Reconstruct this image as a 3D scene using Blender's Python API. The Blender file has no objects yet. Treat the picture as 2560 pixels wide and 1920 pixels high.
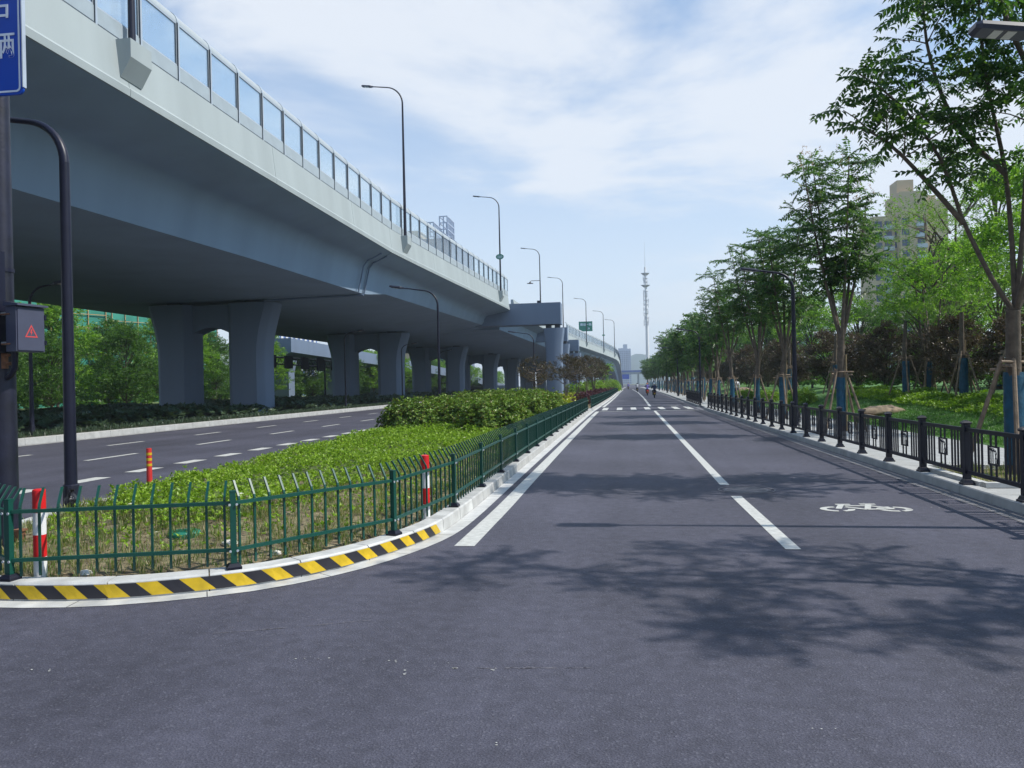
import bpy, math, random
import numpy as np
from mathutils import Vector, Matrix

S = bpy.context.scene
COL = S.collection
PI = math.pi

# ------------------------------------------------------------------ camera
TH, YAW, PIT = 0.022, 0.145830, 0.0021665
fw = Vector((-math.sin(YAW)*math.cos(PIT), math.cos(YAW)*math.cos(PIT), math.sin(PIT)))
rt = Vector((math.cos(YAW), math.sin(YAW), 0))
up = rt.cross(fw)
R_ = rt*math.cos(TH) - up*math.sin(TH)
U_ = up*math.cos(TH) + rt*math.sin(TH)
cam = bpy.data.cameras.new('camera')
cam.sensor_width = 36.0
cam.lens = 27.0
cam.clip_start = 0.05
cam.clip_end = 9000
camo = bpy.data.objects.new('camera', cam)
COL.objects.link(camo)
m4 = Matrix((R_, U_, -fw)).transposed().to_4x4()
m4.translation = Vector((0, 0, 1.7))
camo.matrix_world = m4
S.camera = camo

# ------------------------------------------------------------------ sky, sun, exposure
SUN_EL, SUN_AZ = math.radians(49.5), math.radians(90)     # azimuth clockwise from +Y: the sun stands over +X
W = bpy.data.worlds.new("World"); S.world = W; W.use_nodes = True
wn = W.node_tree; wn.nodes.clear()
def WN(t, **k):
    n = wn.nodes.new(t)
    for a, b in k.items(): setattr(n, a, b)
    return n
def WL(a, b): wn.links.new(a, b)
sky = WN('ShaderNodeTexSky', sky_type='NISHITA', sun_disc=False, sun_elevation=SUN_EL, sun_rotation=SUN_AZ,
         altitude=50, air_density=1.0, dust_density=0.6, ozone_density=2.2)
tc = WN('ShaderNodeTexCoord')
sep = WN('ShaderNodeSeparateXYZ'); WL(tc.outputs['Generated'], sep.inputs[0])
zc = WN('ShaderNodeMath', operation='MAXIMUM'); WL(sep.outputs['Z'], zc.inputs[0]); zc.inputs[1].default_value = 0.02
za = WN('ShaderNodeMath', operation='ADD'); WL(zc.outputs[0], za.inputs[0]); za.inputs[1].default_value = 0.16
cu = WN('ShaderNodeMath', operation='DIVIDE'); WL(sep.outputs['X'], cu.inputs[0]); WL(za.outputs[0], cu.inputs[1])
cv = WN('ShaderNodeMath', operation='DIVIDE'); WL(sep.outputs['Y'], cv.inputs[0]); WL(za.outputs[0], cv.inputs[1])
cxy = WN('ShaderNodeCombineXYZ'); WL(cu.outputs[0], cxy.inputs[0]); WL(cv.outputs[0], cxy.inputs[1])
cxy.inputs[2].default_value = 11.3
n1 = WN('ShaderNodeTexNoise'); n1.inputs['Scale'].default_value = 0.85; n1.inputs['Detail'].default_value = 8
n1.inputs['Roughness'].default_value = 0.56; n1.inputs['Distortion'].default_value = 0.35
WL(cxy.outputs[0], n1.inputs['Vector'])
ramp = WN('ShaderNodeValToRGB'); ramp.color_ramp.elements[0].position = 0.455; ramp.color_ramp.elements[1].position = 0.61
ramp.color_ramp.interpolation = 'EASE'
WL(n1.outputs['Fac'], ramp.inputs[0])
# thin veil everywhere, thicker towards the horizon (air mass)
veil = WN('ShaderNodeMapRange'); WL(zc.outputs[0], veil.inputs[0])
veil.inputs[1].default_value = 0.0; veil.inputs[2].default_value = 0.55; veil.inputs[3].default_value = 0.97; veil.inputs[4].default_value = 0.06
mx = WN('ShaderNodeMath', operation='MULTIPLY_ADD')
inv = WN('ShaderNodeMath', operation='SUBTRACT'); inv.inputs[0].default_value = 0.9; WL(veil.outputs[0], inv.inputs[1])
WL(ramp.outputs['Color'], mx.inputs[0]); WL(inv.outputs[0], mx.inputs[1]); WL(veil.outputs[0], mx.inputs[2])
mix = WN('ShaderNodeMix', data_type='RGBA'); WL(mx.outputs[0], mix.inputs['Factor'])
WL(sky.outputs[0], mix.inputs['A'])
mix.inputs['B'].default_value = (15.8, 6.8, 5.6, 1)
tint = WN('ShaderNodeMix', data_type='RGBA', blend_type='MULTIPLY'); tint.inputs['Factor'].default_value = 1
WL(mix.outputs['Result'], tint.inputs['A']); tint.inputs['B'].default_value = (0.38, 0.93, 1.21, 1)
bg = WN('ShaderNodeBackground'); bg.inputs['Strength'].default_value = 0.135
WL(tint.outputs['Result'], bg.inputs['Color'])
wo = WN('ShaderNodeOutputWorld'); WL(bg.outputs[0], wo.inputs['Surface'])

sun = bpy.data.lights.new('sun', 'SUN'); sun.energy = 4.6; sun.angle = math.radians(0.65); sun.color = (1.0, 0.95, 0.86)
suno = bpy.data.objects.new('sun', sun); COL.objects.link(suno)
sd = Vector((math.cos(SUN_EL)*math.sin(SUN_AZ+0.02), math.cos(SUN_EL)*math.cos(SUN_AZ+0.02), math.sin(SUN_EL)))
suno.rotation_euler = sd.to_track_quat('Z', 'Y').to_euler()

S.view_settings.view_transform = 'Standard'
S.view_settings.look = 'None'
S.view_settings.gamma = 1
S.view_settings.use_curve_mapping = False
S.view_settings.exposure = 0.15
S.render.engine = 'CYCLES'
S.cycles.max_bounces = 8
S.cycles.transparent_max_bounces = 24
S.cycles.volume_bounces = 0
S.cycles.use_denoising = True

# ------------------------------------------------------------------ helpers
class MB:
    """collects verts and faces of one mesh"""
    def __init__(s): s.v = []; s.f = []
    def add(s, vs, fs):
        b = len(s.v); s.v += [tuple(p) for p in vs]; s.f += [tuple(i+b for i in f) for f in fs]; return s
    def box(s, c, d, rz=0.0, M=None):
        x, y, z = d[0]/2, d[1]/2, d[2]/2
        P = [(-x,-y,-z),(x,-y,-z),(x,y,-z),(-x,y,-z),(-x,-y,z),(x,-y,z),(x,y,z),(-x,y,z)]
        if M is not None: P = [M @ Vector(p) for p in P]
        ca, sa = math.cos(rz), math.sin(rz)
        P = [(c[0]+p[0]*ca-p[1]*sa, c[1]+p[0]*sa+p[1]*ca, c[2]+p[2]) for p in P]
        return s.add(P, [(0,3,2,1),(4,5,6,7),(0,1,5,4),(1,2,6,5),(2,3,7,6),(3,0,4,7)])
    def tube(s, pts, rad, n=8, cap=True):
        pts = [Vector(p) for p in pts]
        if not hasattr(rad, '__len__'): rad = [rad]*len(pts)
        rings = []; prev = None
        for i, p in enumerate(pts):
            t = (pts[min(i+1, len(pts)-1)] - pts[max(i-1, 0)]).normalized()
            if prev is None:
                a = Vector((1,0,0)) if abs(t.x) < 0.8 else Vector((0,1,0))
            else: a = prev
            u = (a - t*a.dot(t)).normalized(); prev = u
            w = t.cross(u)
            rings.append([p + (u*math.cos(2*PI*k/n) + w*math.sin(2*PI*k/n))*rad[i] for k in range(n)])
        vs = [q for r in rings for q in r]; fs = []
        for i in range(len(pts)-1):
            for k in range(n):
                a, b = i*n+k, i*n+(k+1) % n
                fs.append((a, b, b+n, a+n))
        if cap:
            fs.append(tuple(range(n-1, -1, -1))); fs.append(tuple(range((len(pts)-1)*n, len(pts)*n)))
        return s.add(vs, fs)
    def loft(s, rings, cap=True, closed=True):
        n = len(rings[0]); vs = [p for r in rings for p in r]; fs = []
        for i in range(len(rings)-1):
            for k in range(n if closed else n-1):
                a, b = i*n+k, i*n+(k+1) % n
                fs.append((a, b, b+n, a+n))
        if cap: fs.append(tuple(range(n-1, -1, -1))); fs.append(tuple(range((len(rings)-1)*n, len(rings)*n)))
        return s.add(vs, fs)
    def prism(s, poly, z0, z1):
        return s.loft([[(x, y, z0) for x, y in poly], [(x, y, z1) for x, y in poly]])
    def mesh(s, name, mat, smooth=None):
        me = bpy.data.meshes.new(name); me.from_pydata(s.v, [], s.f)
        if mat: me.materials.append(mat)
        if smooth is not None:
            me.polygons.foreach_set('use_smooth', [True]*len(me.polygons))
            me.set_sharp_from_angle(angle=math.radians(smooth))
        me.update()
        return me

def link(name, data, parent=None, loc=None, rz=None):
    o = bpy.data.objects.new(name, data); COL.objects.link(o)
    if parent: o.parent = parent
    if loc is not None: o.location = loc
    if rz is not None: o.rotation_euler = (0, 0, rz)
    return o
def obj(name, mb, mat, parent=None, smooth=None, loc=None, rz=None):
    return link(name, mb.mesh(name, mat, smooth), parent, loc, rz)
def thing(name, label, cat, loc=(0,0,0), rz=0.0, group=None):
    o = bpy.data.objects.new(name, None); COL.objects.link(o)
    o.location = loc; o.rotation_euler = (0,0,rz); o.empty_display_size = 0.2
    return tag(o, label, cat, group)
def tag(o, label, cat, group=None):
    o['label'] = label; o['category'] = cat
    if group: o['group'] = group
    return o
def struct(o): o['kind'] = 'structure'; return o
def stuff(o): o['kind'] = 'stuff'; return o
def dup(root, loc, rz=0.0, label=None, sc=None):
    r = root.copy(); COL.objects.link(r); r.location = loc; r.rotation_euler = (0,0,rz)
    if sc: r.scale = sc
    if label: r['label'] = label
    for ch in list(root.children):
        c = ch.copy(); COL.objects.link(c); c.parent = r
        for g in ch.children:
            d = g.copy(); COL.objects.link(d); d.parent = c
    return r
ORD = ['first','second','third','fourth','fifth','sixth','seventh','eighth','ninth','tenth','eleventh','twelfth','thirteenth','fourteenth',
       'fifteenth','sixteenth','seventeenth','eighteenth','nineteenth','twentieth','twenty-first','twenty-second','twenty-third','twenty-fourth',
       'twenty-fifth','twenty-sixth','twenty-seventh','twenty-eighth','twenty-ninth','thirtieth','thirty-first','thirty-second','thirty-third','thirty-fourth']

def catmull(P, step):
    P = [np.array(p, float) for p in P]; out = []
    for i in range(len(P)-1):
        p0, p1, p2, p3 = P[max(i-1,0)], P[i], P[i+1], P[min(i+2,len(P)-1)]
        n = max(2, int(np.linalg.norm(p2-p1)/step))
        for k in range(n):
            t = k/n
            out.append(0.5*((2*p1)+(-p0+p2)*t+(2*p0-5*p1+4*p2-p3)*t*t+(-p0+3*p1-3*p2+p3)*t**3))
    out.append(P[-1])
    return np.array(out)
class Path:
    """a 2-D polyline with arc length; offset() goes to the left of travel"""
    def __init__(s, pts):
        s.p = np.array(pts, float)[:, :2]
        d = np.linalg.norm(np.diff(s.p, axis=0), axis=1)
        s.s = np.concatenate([[0], np.cumsum(d)]); s.L = s.s[-1]
    def at(s, t):
        return np.array([np.interp(t, s.s, s.p[:,0]), np.interp(t, s.s, s.p[:,1])])
    def tan(s, t):
        d = s.at(min(t+0.15, s.L)) - s.at(max(t-0.15, 0)); return d/np.linalg.norm(d)
    def off(s, t, o):
        d = s.tan(t); return s.at(t) + o*np.array([-d[1], d[0]])
    def near(s, x, y):
        return float(s.s[np.argmin((s.p[:,0]-x)**2+(s.p[:,1]-y)**2)])

def lerp(a, b, t): return a+(b-a)*t
def tab(x, T):
    return float(np.interp(x, [t[0] for t in T], [t[1] for t in T]))

# ------------------------------------------------------------------ materials
def mat(name, col, rough=0.6, var=0.12, scale=4.0, bump=0.0, bscale=30.0, metal=0.0, spec=0.5, streak=False, col2=None):
    m = bpy.data.materials.new(name); m.use_nodes = True; nt = m.node_tree
    b = nt.nodes['Principled BSDF']
    b.inputs['Roughness'].default_value = rough; b.inputs['Metallic'].default_value = metal
    b.inputs['Specular IOR Level'].default_value = spec
    c = nt.nodes.new('ShaderNodeTexCoord')
    src = c.outputs['Object']
    if streak:
        mp = nt.nodes.new('ShaderNodeMapping'); mp.inputs['Scale'].default_value = (1, 1, 0.12)
        nt.links.new(src, mp.inputs[0]); src = mp.outputs[0]
    n = nt.nodes.new('ShaderNodeTexNoise'); n.inputs['Scale'].default_value = scale; n.inputs['Detail'].default_value = 5
    nt.links.new(src, n.inputs['Vector'])
    mr = nt.nodes.new('ShaderNodeMapRange'); mr.inputs[1].default_value = 0.3; mr.inputs[2].default_value = 0.7
    nt.links.new(n.outputs['Fac'], mr.inputs[0])
    x = nt.nodes.new('ShaderNodeMix'); x.data_type = 'RGBA'
    nt.links.new(mr.outputs[0], x.inputs['Factor'])
    a = [max(0, v*(1-var)) for v in col]; d = [min(1, v*(1+var)) for v in (col2 or col)]
    x.inputs['A'].default_value = (*a, 1); x.inputs['B'].default_value = (*d, 1)
    nt.links.new(x.outputs['Result'], b.inputs['Base Color'])
    if bump:
        n2 = nt.nodes.new('ShaderNodeTexNoise'); n2.inputs['Scale'].default_value = bscale; n2.inputs['Detail'].default_value = 3
        nt.links.new(c.outputs['Object'], n2.inputs['Vector'])
        bp = nt.nodes.new('ShaderNodeBump'); bp.inputs['Strength'].default_value = bump; bp.inputs['Distance'].default_value = 0.02
        nt.links.new(n2.outputs['Fac'], bp.inputs['Height']); nt.links.new(bp.outputs[0], b.inputs['Normal'])
    return m
def leafmat(name, cols, trans=0.3, rough=0.45, spec=0.4, tcol=None):
    m = bpy.data.materials.new(name); m.use_nodes = True; nt = m.node_tree
    b = nt.nodes['Principled BSDF']; b.inputs['Roughness'].default_value = rough; b.inputs['Specular IOR Level'].default_value = spec
    g = nt.nodes.new('ShaderNodeNewGeometry'); r = nt.nodes.new('ShaderNodeValToRGB')
    e = r.color_ramp.elements
    while len(e) < len(cols): e.new(0.5)
    for i, c in enumerate(cols):
        e[i].position = i/(len(cols)-1); e[i].color = (*c, 1)
    nt.links.new(g.outputs['Random Per Island'], r.inputs[0]); nt.links.new(r.outputs[0], b.inputs['Base Color'])
    t = nt.nodes.new('ShaderNodeBsdfTranslucent')
    mm = nt.nodes.new('ShaderNodeMix'); mm.data_type = 'RGBA'; mm.blend_type = 'MULTIPLY'; mm.inputs['Factor'].default_value = 1
    nt.links.new(r.outputs[0], mm.inputs['A']); mm.inputs['B'].default_value = (*(tcol or (1.5, 1.7, 0.7)), 1)
    nt.links.new(mm.outputs['Result'], t.inputs[0])
    ms = nt.nodes.new('ShaderNodeMixShader'); ms.inputs[0].default_value = trans
    nt.links.new(b.outputs[0], ms.inputs[1]); nt.links.new(t.outputs[0], ms.inputs[2])
    nt.links.new(ms.outputs[0], nt.nodes['Material Output'].inputs[0])
    return m
def asphalt_mat():
    m = bpy.data.materials.new('asphalt'); m.use_nodes = True; nt = m.node_tree; b = nt.nodes['Principled BSDF']
    L = nt.links.new
    c = nt.nodes.new('ShaderNodeNewGeometry')
    def noise(s, d=3, r=0.5):
        n = nt.nodes.new('ShaderNodeTexNoise'); n.inputs['Scale'].default_value = s; n.inputs['Detail'].default_value = d
        n.inputs['Roughness'].default_value = r; L(c.outputs['Position'], n.inputs['Vector']); return n
    big = noise(0.35, 4)
    mpg = nt.nodes.new('ShaderNodeMapping'); mpg.inputs['Scale'].default_value = (1.1, 0.05, 1); L(c.outputs['Position'], mpg.inputs[0])
    lane = noise(1.0, 3); L(mpg.outputs[0], lane.inputs['Vector']); fine = noise(95, 3, 0.75); mid = noise(9, 4)
    vor = nt.nodes.new('ShaderNodeTexVoronoi'); vor.inputs['Scale'].default_value = 85; L(c.outputs['Position'], vor.inputs['Vector'])
    r1 = nt.nodes.new('ShaderNodeValToRGB'); e = r1.color_ramp.elements
    e[0].position = 0.30; e[0].color = (0.034, 0.034, 0.050, 1); e[1].position = 0.70; e[1].color = (0.094, 0.093, 0.124, 1)
    L(fine.outputs['Fac'], r1.inputs[0])
    mr = nt.nodes.new('ShaderNodeMapRange'); mr.inputs[1].default_value = 0.3; mr.inputs[2].default_value = 0.7; mr.inputs[3].default_value = 0.78; mr.inputs[4].default_value = 1.22
    L(big.outputs['Fac'], mr.inputs[0])
    mr2 = nt.nodes.new('ShaderNodeMapRange'); mr2.inputs[1].default_value = 0.25; mr2.inputs[2].default_value = 0.75; mr2.inputs[3].default_value = 0.8; mr2.inputs[4].default_value = 1.2
    L(mid.outputs['Fac'], mr2.inputs[0])
    mu = nt.nodes.new('ShaderNodeMath'); mu.operation = 'MULTIPLY'; L(mr.outputs[0], mu.inputs[0]); L(mr2.outputs[0], mu.inputs[1])
    mr3 = nt.nodes.new('ShaderNodeMapRange'); mr3.inputs[1].default_value = 0.3; mr3.inputs[2].default_value = 0.7; mr3.inputs[3].default_value = 0.84; mr3.inputs[4].default_value = 1.16
    L(lane.outputs['Fac'], mr3.inputs[0]); mu0 = mu
    mu = nt.nodes.new('ShaderNodeMath'); mu.operation = 'MULTIPLY'; L(mu0.outputs[0], mu.inputs[0]); L(mr3.outputs[0], mu.inputs[1])
    vm = nt.nodes.new('ShaderNodeVectorMath'); vm.operation = 'SCALE'; L(r1.outputs[0], vm.inputs[0]); L(mu.outputs[0], vm.inputs['Scale'])
    # pale stone chips, sparse
    lt = nt.nodes.new('ShaderNodeValToRGB'); lt.color_ramp.elements[0].position = 0.90; lt.color_ramp.elements[1].position = 0.97
    vc = nt.nodes.new('ShaderNodeSeparateColor'); L(vor.outputs['Color'], vc.inputs[0]); L(vc.outputs[0], lt.inputs[0])
    mx = nt.nodes.new('ShaderNodeMix'); mx.data_type = 'RGBA'
    ml = nt.nodes.new('ShaderNodeMath'); ml.operation = 'MULTIPLY'; ml.inputs[1].default_value = 0.22; L(lt.outputs[0], ml.inputs[0])
    L(ml.outputs[0], mx.inputs['Factor']); L(vm.outputs[0], mx.inputs['A']); mx.inputs['B'].default_value = (0.22, 0.22, 0.26, 1)
    L(mx.outputs['Result'], b.inputs['Base Color'])
    b.inputs['Roughness'].default_value = 0.72; b.inputs['Specular IOR Level'].default_value = 0.35
    ad = nt.nodes.new('ShaderNodeMath'); ad.operation = 'ADD'; L(fine.outputs['Fac'], ad.inputs[0]); L(vor.outputs['Distance'], ad.inputs[1])
    bp = nt.nodes.new('ShaderNodeBump'); bp.inputs['Strength'].default_value = 0.55; bp.inputs['Distance'].default_value = 0.006
    L(ad.outputs[0], bp.inputs['Height']); L(bp.outputs[0], b.inputs['Normal'])
    return m
def glass_mat(name, tint, refl=0.06):
    m = bpy.data.materials.new(name); m.use_nodes = True; nt = m.node_tree
    nt.nodes.remove(nt.nodes['Principled BSDF'])
    t = nt.nodes.new('ShaderNodeBsdfTransparent'); t.inputs[0].default_value = (*tint, 1)
    g = nt.nodes.new('ShaderNodeBsdfGlossy'); g.inputs['Roughness'].default_value = 0.03
    d = nt.nodes.new('ShaderNodeBsdfDiffuse'); d.inputs[0].default_value = (0.7, 0.78, 0.85, 1)
    n = nt.nodes.new('ShaderNodeTexNoise'); n.inputs['Scale'].default_value = 1.3; n.inputs['Detail'].default_value = 4
    mr = nt.nodes.new('ShaderNodeMapRange'); mr.inputs[1].default_value = 0.35; mr.inputs[2].default_value = 0.7; mr.inputs[3].default_value = 0.05; mr.inputs[4].default_value = 0.14
    nt.links.new(n.outputs['Fac'], mr.inputs[0])
    m0 = nt.nodes.new('ShaderNodeMixShader'); nt.links.new(mr.outputs[0], m0.inputs[0]); nt.links.new(t.outputs[0], m0.inputs[1]); nt.links.new(d.outputs[0], m0.inputs[2])
    f = nt.nodes.new('ShaderNodeLayerWeight'); f.inputs[0].default_value = 0.5
    pw = nt.nodes.new('ShaderNodeMath'); pw.operation = 'POWER'; nt.links.new(f.outputs['Facing'], pw.inputs[0]); pw.inputs[1].default_value = 5
    ma = nt.nodes.new('ShaderNodeMath'); ma.operation = 'MULTIPLY_ADD'; nt.links.new(pw.outputs[0], ma.inputs[0]); ma.inputs[1].default_value = 0.6; ma.inputs[2].default_value = 0.03
    ms = nt.nodes.new('ShaderNodeMixShader'); nt.links.new(ma.outputs[0], ms.inputs[0])
    nt.links.new(m0.outputs[0], ms.inputs[1]); nt.links.new(g.outputs[0], ms.inputs[2])
    nt.links.new(ms.outputs[0], nt.nodes['Material Output'].inputs[0])
    return m

M = dict(
    asphalt=asphalt_mat(),
    paint=mat('road_paint', (0.52, 0.52, 0.49), 0.55, 0.16, 14, 0.25, 70),
    kerb=mat('kerb_stone', (0.40, 0.40, 0.39), 0.65, 0.16, 3.5, 0.12, 60),
    kerbwhite=mat('white_painted_kerb', (0.50, 0.50, 0.485), 0.55, 0.24, 4, 0.1, 50),
    darkgutter=mat('shaded_gutter', (0.15, 0.15, 0.165), 0.75, 0.2, 5, 0.2, 60),  # kerb and railing shade put into the gutter's colour
    gutter=mat('gutter_concrete', (0.52, 0.52, 0.51), 0.7, 0.14, 5, 0.2, 60),
    yellow=mat('yellow_reflective', (0.60, 0.40, 0.015), 0.38, 0.16, 11),
    black=mat('black_reflective', (0.022, 0.021, 0.028), 0.42, 0.2, 3),
    paving=mat('paving_stone', (0.38, 0.385, 0.38), 0.7, 0.10, 2.2, 0.1, 60),
    concrete=mat('painted_concrete', (0.33, 0.37, 0.375), 0.72, 0.07, 0.9, 0.05, 12, streak=True),
    girder=mat('girder_concrete', (0.235, 0.315, 0.41), 0.75, 0.08, 0.5, 0.04, 8, streak=True),  # blue of the skylight in the deck's shade put into the base colour
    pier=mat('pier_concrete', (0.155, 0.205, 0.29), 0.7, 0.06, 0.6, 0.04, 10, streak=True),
    soil=mat('dry_soil', (0.15, 0.11, 0.07), 0.95, 0.4, 9, 0.9, 40, col2=(0.2, 0.17, 0.1)),
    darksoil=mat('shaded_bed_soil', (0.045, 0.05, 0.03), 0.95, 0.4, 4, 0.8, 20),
    ground=mat('ground_soil', (0.07, 0.08, 0.04), 0.95, 0.3, 0.05),
    lawn=mat('lawn_turf', (0.05, 0.135, 0.022), 0.9, 0.3, 1.2, 0.6, 60, col2=(0.075, 0.18, 0.03)),
    farlawn=mat('pale_lawn', (0.12, 0.16, 0.045), 0.9, 0.3, 0.6, 0.5, 30),
    greenmetal=mat('green_enamel', (0.006, 0.066, 0.048), 0.32, 0.08, 3, spec=0.55),
    darkmetal=mat('navy_black_enamel', (0.010, 0.011, 0.026), 0.4, 0.15, 6, spec=0.35),
    scuffed=mat('scuffed_pole', (0.011, 0.012, 0.027), 0.45, 0.5, 5, 0.15, 40, spec=0.5),
    railblack=mat('railing_enamel', (0.008, 0.009, 0.019), 0.38, 0.12, 6, spec=0.35),
    lampgrey=mat('lamp_housing', (0.030, 0.033, 0.055), 0.4, 0.1, 5),
    led=mat('led_cover', (0.62, 0.60, 0.55), 0.35, 0.05, 20),
    frame=mat('barrier_frame', (0.46, 0.51, 0.56), 0.4, 0.06, 4, metal=0.3),
    darkframe=mat('barrier_shade_trim', (0.045, 0.06, 0.08), 0.5, 0.1, 4),  # dark tone for painted shadow lines, frame edges and bearings
    kick=mat('barrier_kick_panel', (0.33, 0.38, 0.41), 0.45, 0.08, 2),
    hood=mat('barrier_hood', (0.36, 0.40, 0.42), 0.35, 0.06, 2),
    glass=glass_mat('barrier_glass', (0.90, 0.96, 0.985)),
    red=mat('red_paint', (0.62, 0.012, 0.015), 0.4, 0.08, 6),
    white=mat('white_paint', (0.74, 0.74, 0.74), 0.45, 0.06, 6),
    rubred=mat('red_rubber', (0.55, 0.03, 0.025), 0.5, 0.12, 8),
    blue=mat('sign_blue', (0.002, 0.065, 0.46), 0.35, 0.03, 2),
    signgreen=mat('sign_green', (0.0, 0.17, 0.11), 0.4, 0.04, 2),
    signwhite=mat('sign_white', (0.72, 0.76, 0.85), 0.4, 0.03, 2),
    cabinet=mat('cabinet_paint', (0.060, 0.066, 0.105), 0.45, 0.08, 6),
    warnred=mat('warning_red', (0.55, 0.06, 0.06), 0.5, 0.05, 6),
    steel=mat('galvanised_steel', (0.55, 0.58, 0.62), 0.4, 0.1, 3, metal=0.5),
    rust=mat('rusty_bolt', (0.20, 0.09, 0.045), 0.7, 0.3, 30),
    bark=mat('bark', (0.115, 0.088, 0.066), 0.85, 0.3, 9, 0.6, 40),
    darkbark=mat('dark_bark', (0.07, 0.055, 0.045), 0.9, 0.3, 9, 0.5, 40),
    wrap=mat('blue_wrap', (0.006, 0.068, 0.125), 0.6, 0.3, 7, 0.5, 25),
    stake=mat('stake_wood', (0.22, 0.16, 0.11), 0.8, 0.3, 7, 0.4, 40),
    bamboo=mat('bamboo', (0.30, 0.22, 0.12), 0.5, 0.2, 5),
    stone=mat('boulder_stone', (0.24, 0.18, 0.125), 0.85, 0.45, 4, 0.9, 11),
    lid=mat('green_plastic', (0.01, 0.17, 0.11), 0.45, 0.1, 10),
    bag=mat('black_plastic', (0.015, 0.015, 0.018), 0.25, 0.2, 10, 0.6, 25),
    apt=mat('apartment_wall', (0.50, 0.40, 0.27), 0.8, 0.06, 0.3),
    aptwin=mat('apartment_glass', (0.03, 0.06, 0.13), 0.15, 0.3, 0.4),
    balcony=mat('balcony_metal', (0.45, 0.50, 0.58), 0.4, 0.08, 1),
    fartower=mat('far_tower_wall', (0.40, 0.46, 0.58), 0.7, 0.06, 0.1),
    fartowerwin=mat('far_tower_glass', (0.10, 0.15, 0.26), 0.3, 0.2, 0.1),
    net=mat('scaffold_net', (0.03, 0.22, 0.16), 0.8, 0.25, 0.5),
    scaf=mat('scaffold_pole', (0.42, 0.27, 0.12), 0.6, 0.2, 2),
    bluebld=mat('blue_cladding', (0.12, 0.18, 0.42), 0.5, 0.08, 0.4),
    hill=mat('hill_forest', (0.03, 0.06, 0.03), 0.95, 0.3, 0.01),
    coverrim=mat('worn_iron', (0.13, 0.13, 0.155), 0.5, 0.3, 30, 0.5, 60),
    manhole=mat('cast_iron', (0.075, 0.075, 0.095), 0.55, 0.3, 30, 0.6, 60),
    skin=mat('skin', (0.45, 0.27, 0.19), 0.5, 0.05, 20),
    navy=mat('navy_cloth', (0.02, 0.03, 0.09), 0.8, 0.15, 20),
    violet=mat('violet_cloth', (0.15, 0.12, 0.42), 0.8, 0.15, 20),
    whitecloth=mat('white_cloth', (0.65, 0.66, 0.7), 0.8, 0.08, 20),
    darkcloth=mat('dark_cloth', (0.015, 0.016, 0.025), 0.8, 0.2, 20),
    orange=mat('orange_plastic', (0.60, 0.16, 0.02), 0.35, 0.05, 10),
    rubber=mat('tyre_rubber', (0.015, 0.015, 0.016), 0.8, 0.2, 20),
    plate=mat('yellow_plate', (0.60, 0.42, 0.08), 0.5, 0.05, 10),
    taillight=mat('tail_light_red', (0.35, 0.01, 0.01), 0.3, 0.05, 10),
    straw=mat('litter_white', (0.62, 0.6, 0.55), 0.8, 0.2, 20),
    # foliage
    azalea=leafmat('azalea_leaf', [(0.085,0.15,0.012),(0.17,0.29,0.022),(0.25,0.39,0.035),(0.36,0.48,0.08)], 0.30),
    photinia=leafmat('photinia_leaf', [(0.05,0.095,0.014),(0.10,0.19,0.024),(0.155,0.27,0.035),(0.25,0.36,0.07),(0.12,0.06,0.025)], 0.18, 0.42, 0.4),
    street=leafmat('street_tree_leaf', [(0.022,0.058,0.018),(0.040,0.095,0.026),(0.060,0.13,0.034),(0.11,0.18,0.04)], 0.42, 0.42, 0.45),
    seedred=leafmat('seed_pod_leaf', [(0.22,0.10,0.04),(0.30,0.16,0.06)], 0.3),
    bright=leafmat('bright_tree_leaf', [(0.06,0.14,0.02),(0.12,0.245,0.03),(0.175,0.31,0.045),(0.25,0.38,0.075)], 0.45),
    midgreen=leafmat('mid_tree_leaf', [(0.04,0.095,0.02),(0.07,0.15,0.03),(0.11,0.21,0.04)], 0.36),
    lightfine=leafmat('fine_tree_leaf', [(0.08,0.15,0.025),(0.13,0.23,0.04),(0.18,0.28,0.06)], 0.45),
    burgundy=leafmat('burgundy_leaf', [(0.048,0.030,0.027),(0.080,0.048,0.042),(0.115,0.078,0.060),(0.080,0.088,0.046)], 0.2),
    bronze=leafmat('bronze_leaf', [(0.05,0.035,0.025),(0.075,0.055,0.035),(0.09,0.085,0.045),(0.06,0.03,0.03)], 0.2),
    purple=leafmat('purple_hedge_leaf', [(0.035,0.010,0.022),(0.07,0.02,0.04),(0.11,0.035,0.055)], 0.2),
    yellowleaf=leafmat('yellow_groundcover_leaf', [(0.20,0.24,0.015),(0.32,0.36,0.02),(0.42,0.44,0.04)], 0.25),
    limeleaf=leafmat('lime_groundcover_leaf', [(0.10,0.19,0.015),(0.17,0.29,0.02),(0.25,0.37,0.035)], 0.28),
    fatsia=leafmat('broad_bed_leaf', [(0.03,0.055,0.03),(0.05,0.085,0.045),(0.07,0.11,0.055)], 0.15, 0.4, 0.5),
    grass=leafmat('grass_blade', [(0.07,0.14,0.02),(0.10,0.18,0.03),(0.16,0.20,0.05),(0.28,0.25,0.12),(0.34,0.29,0.17)], 0.3),
    lawnblade=leafmat('lawn_blade', [(0.045,0.12,0.02),(0.065,0.165,0.026),(0.09,0.20,0.035)], 0.3),
    flower=leafmat('white_petal', [(0.7,0.7,0.62),(0.8,0.78,0.72)], 0.2),
)

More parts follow.
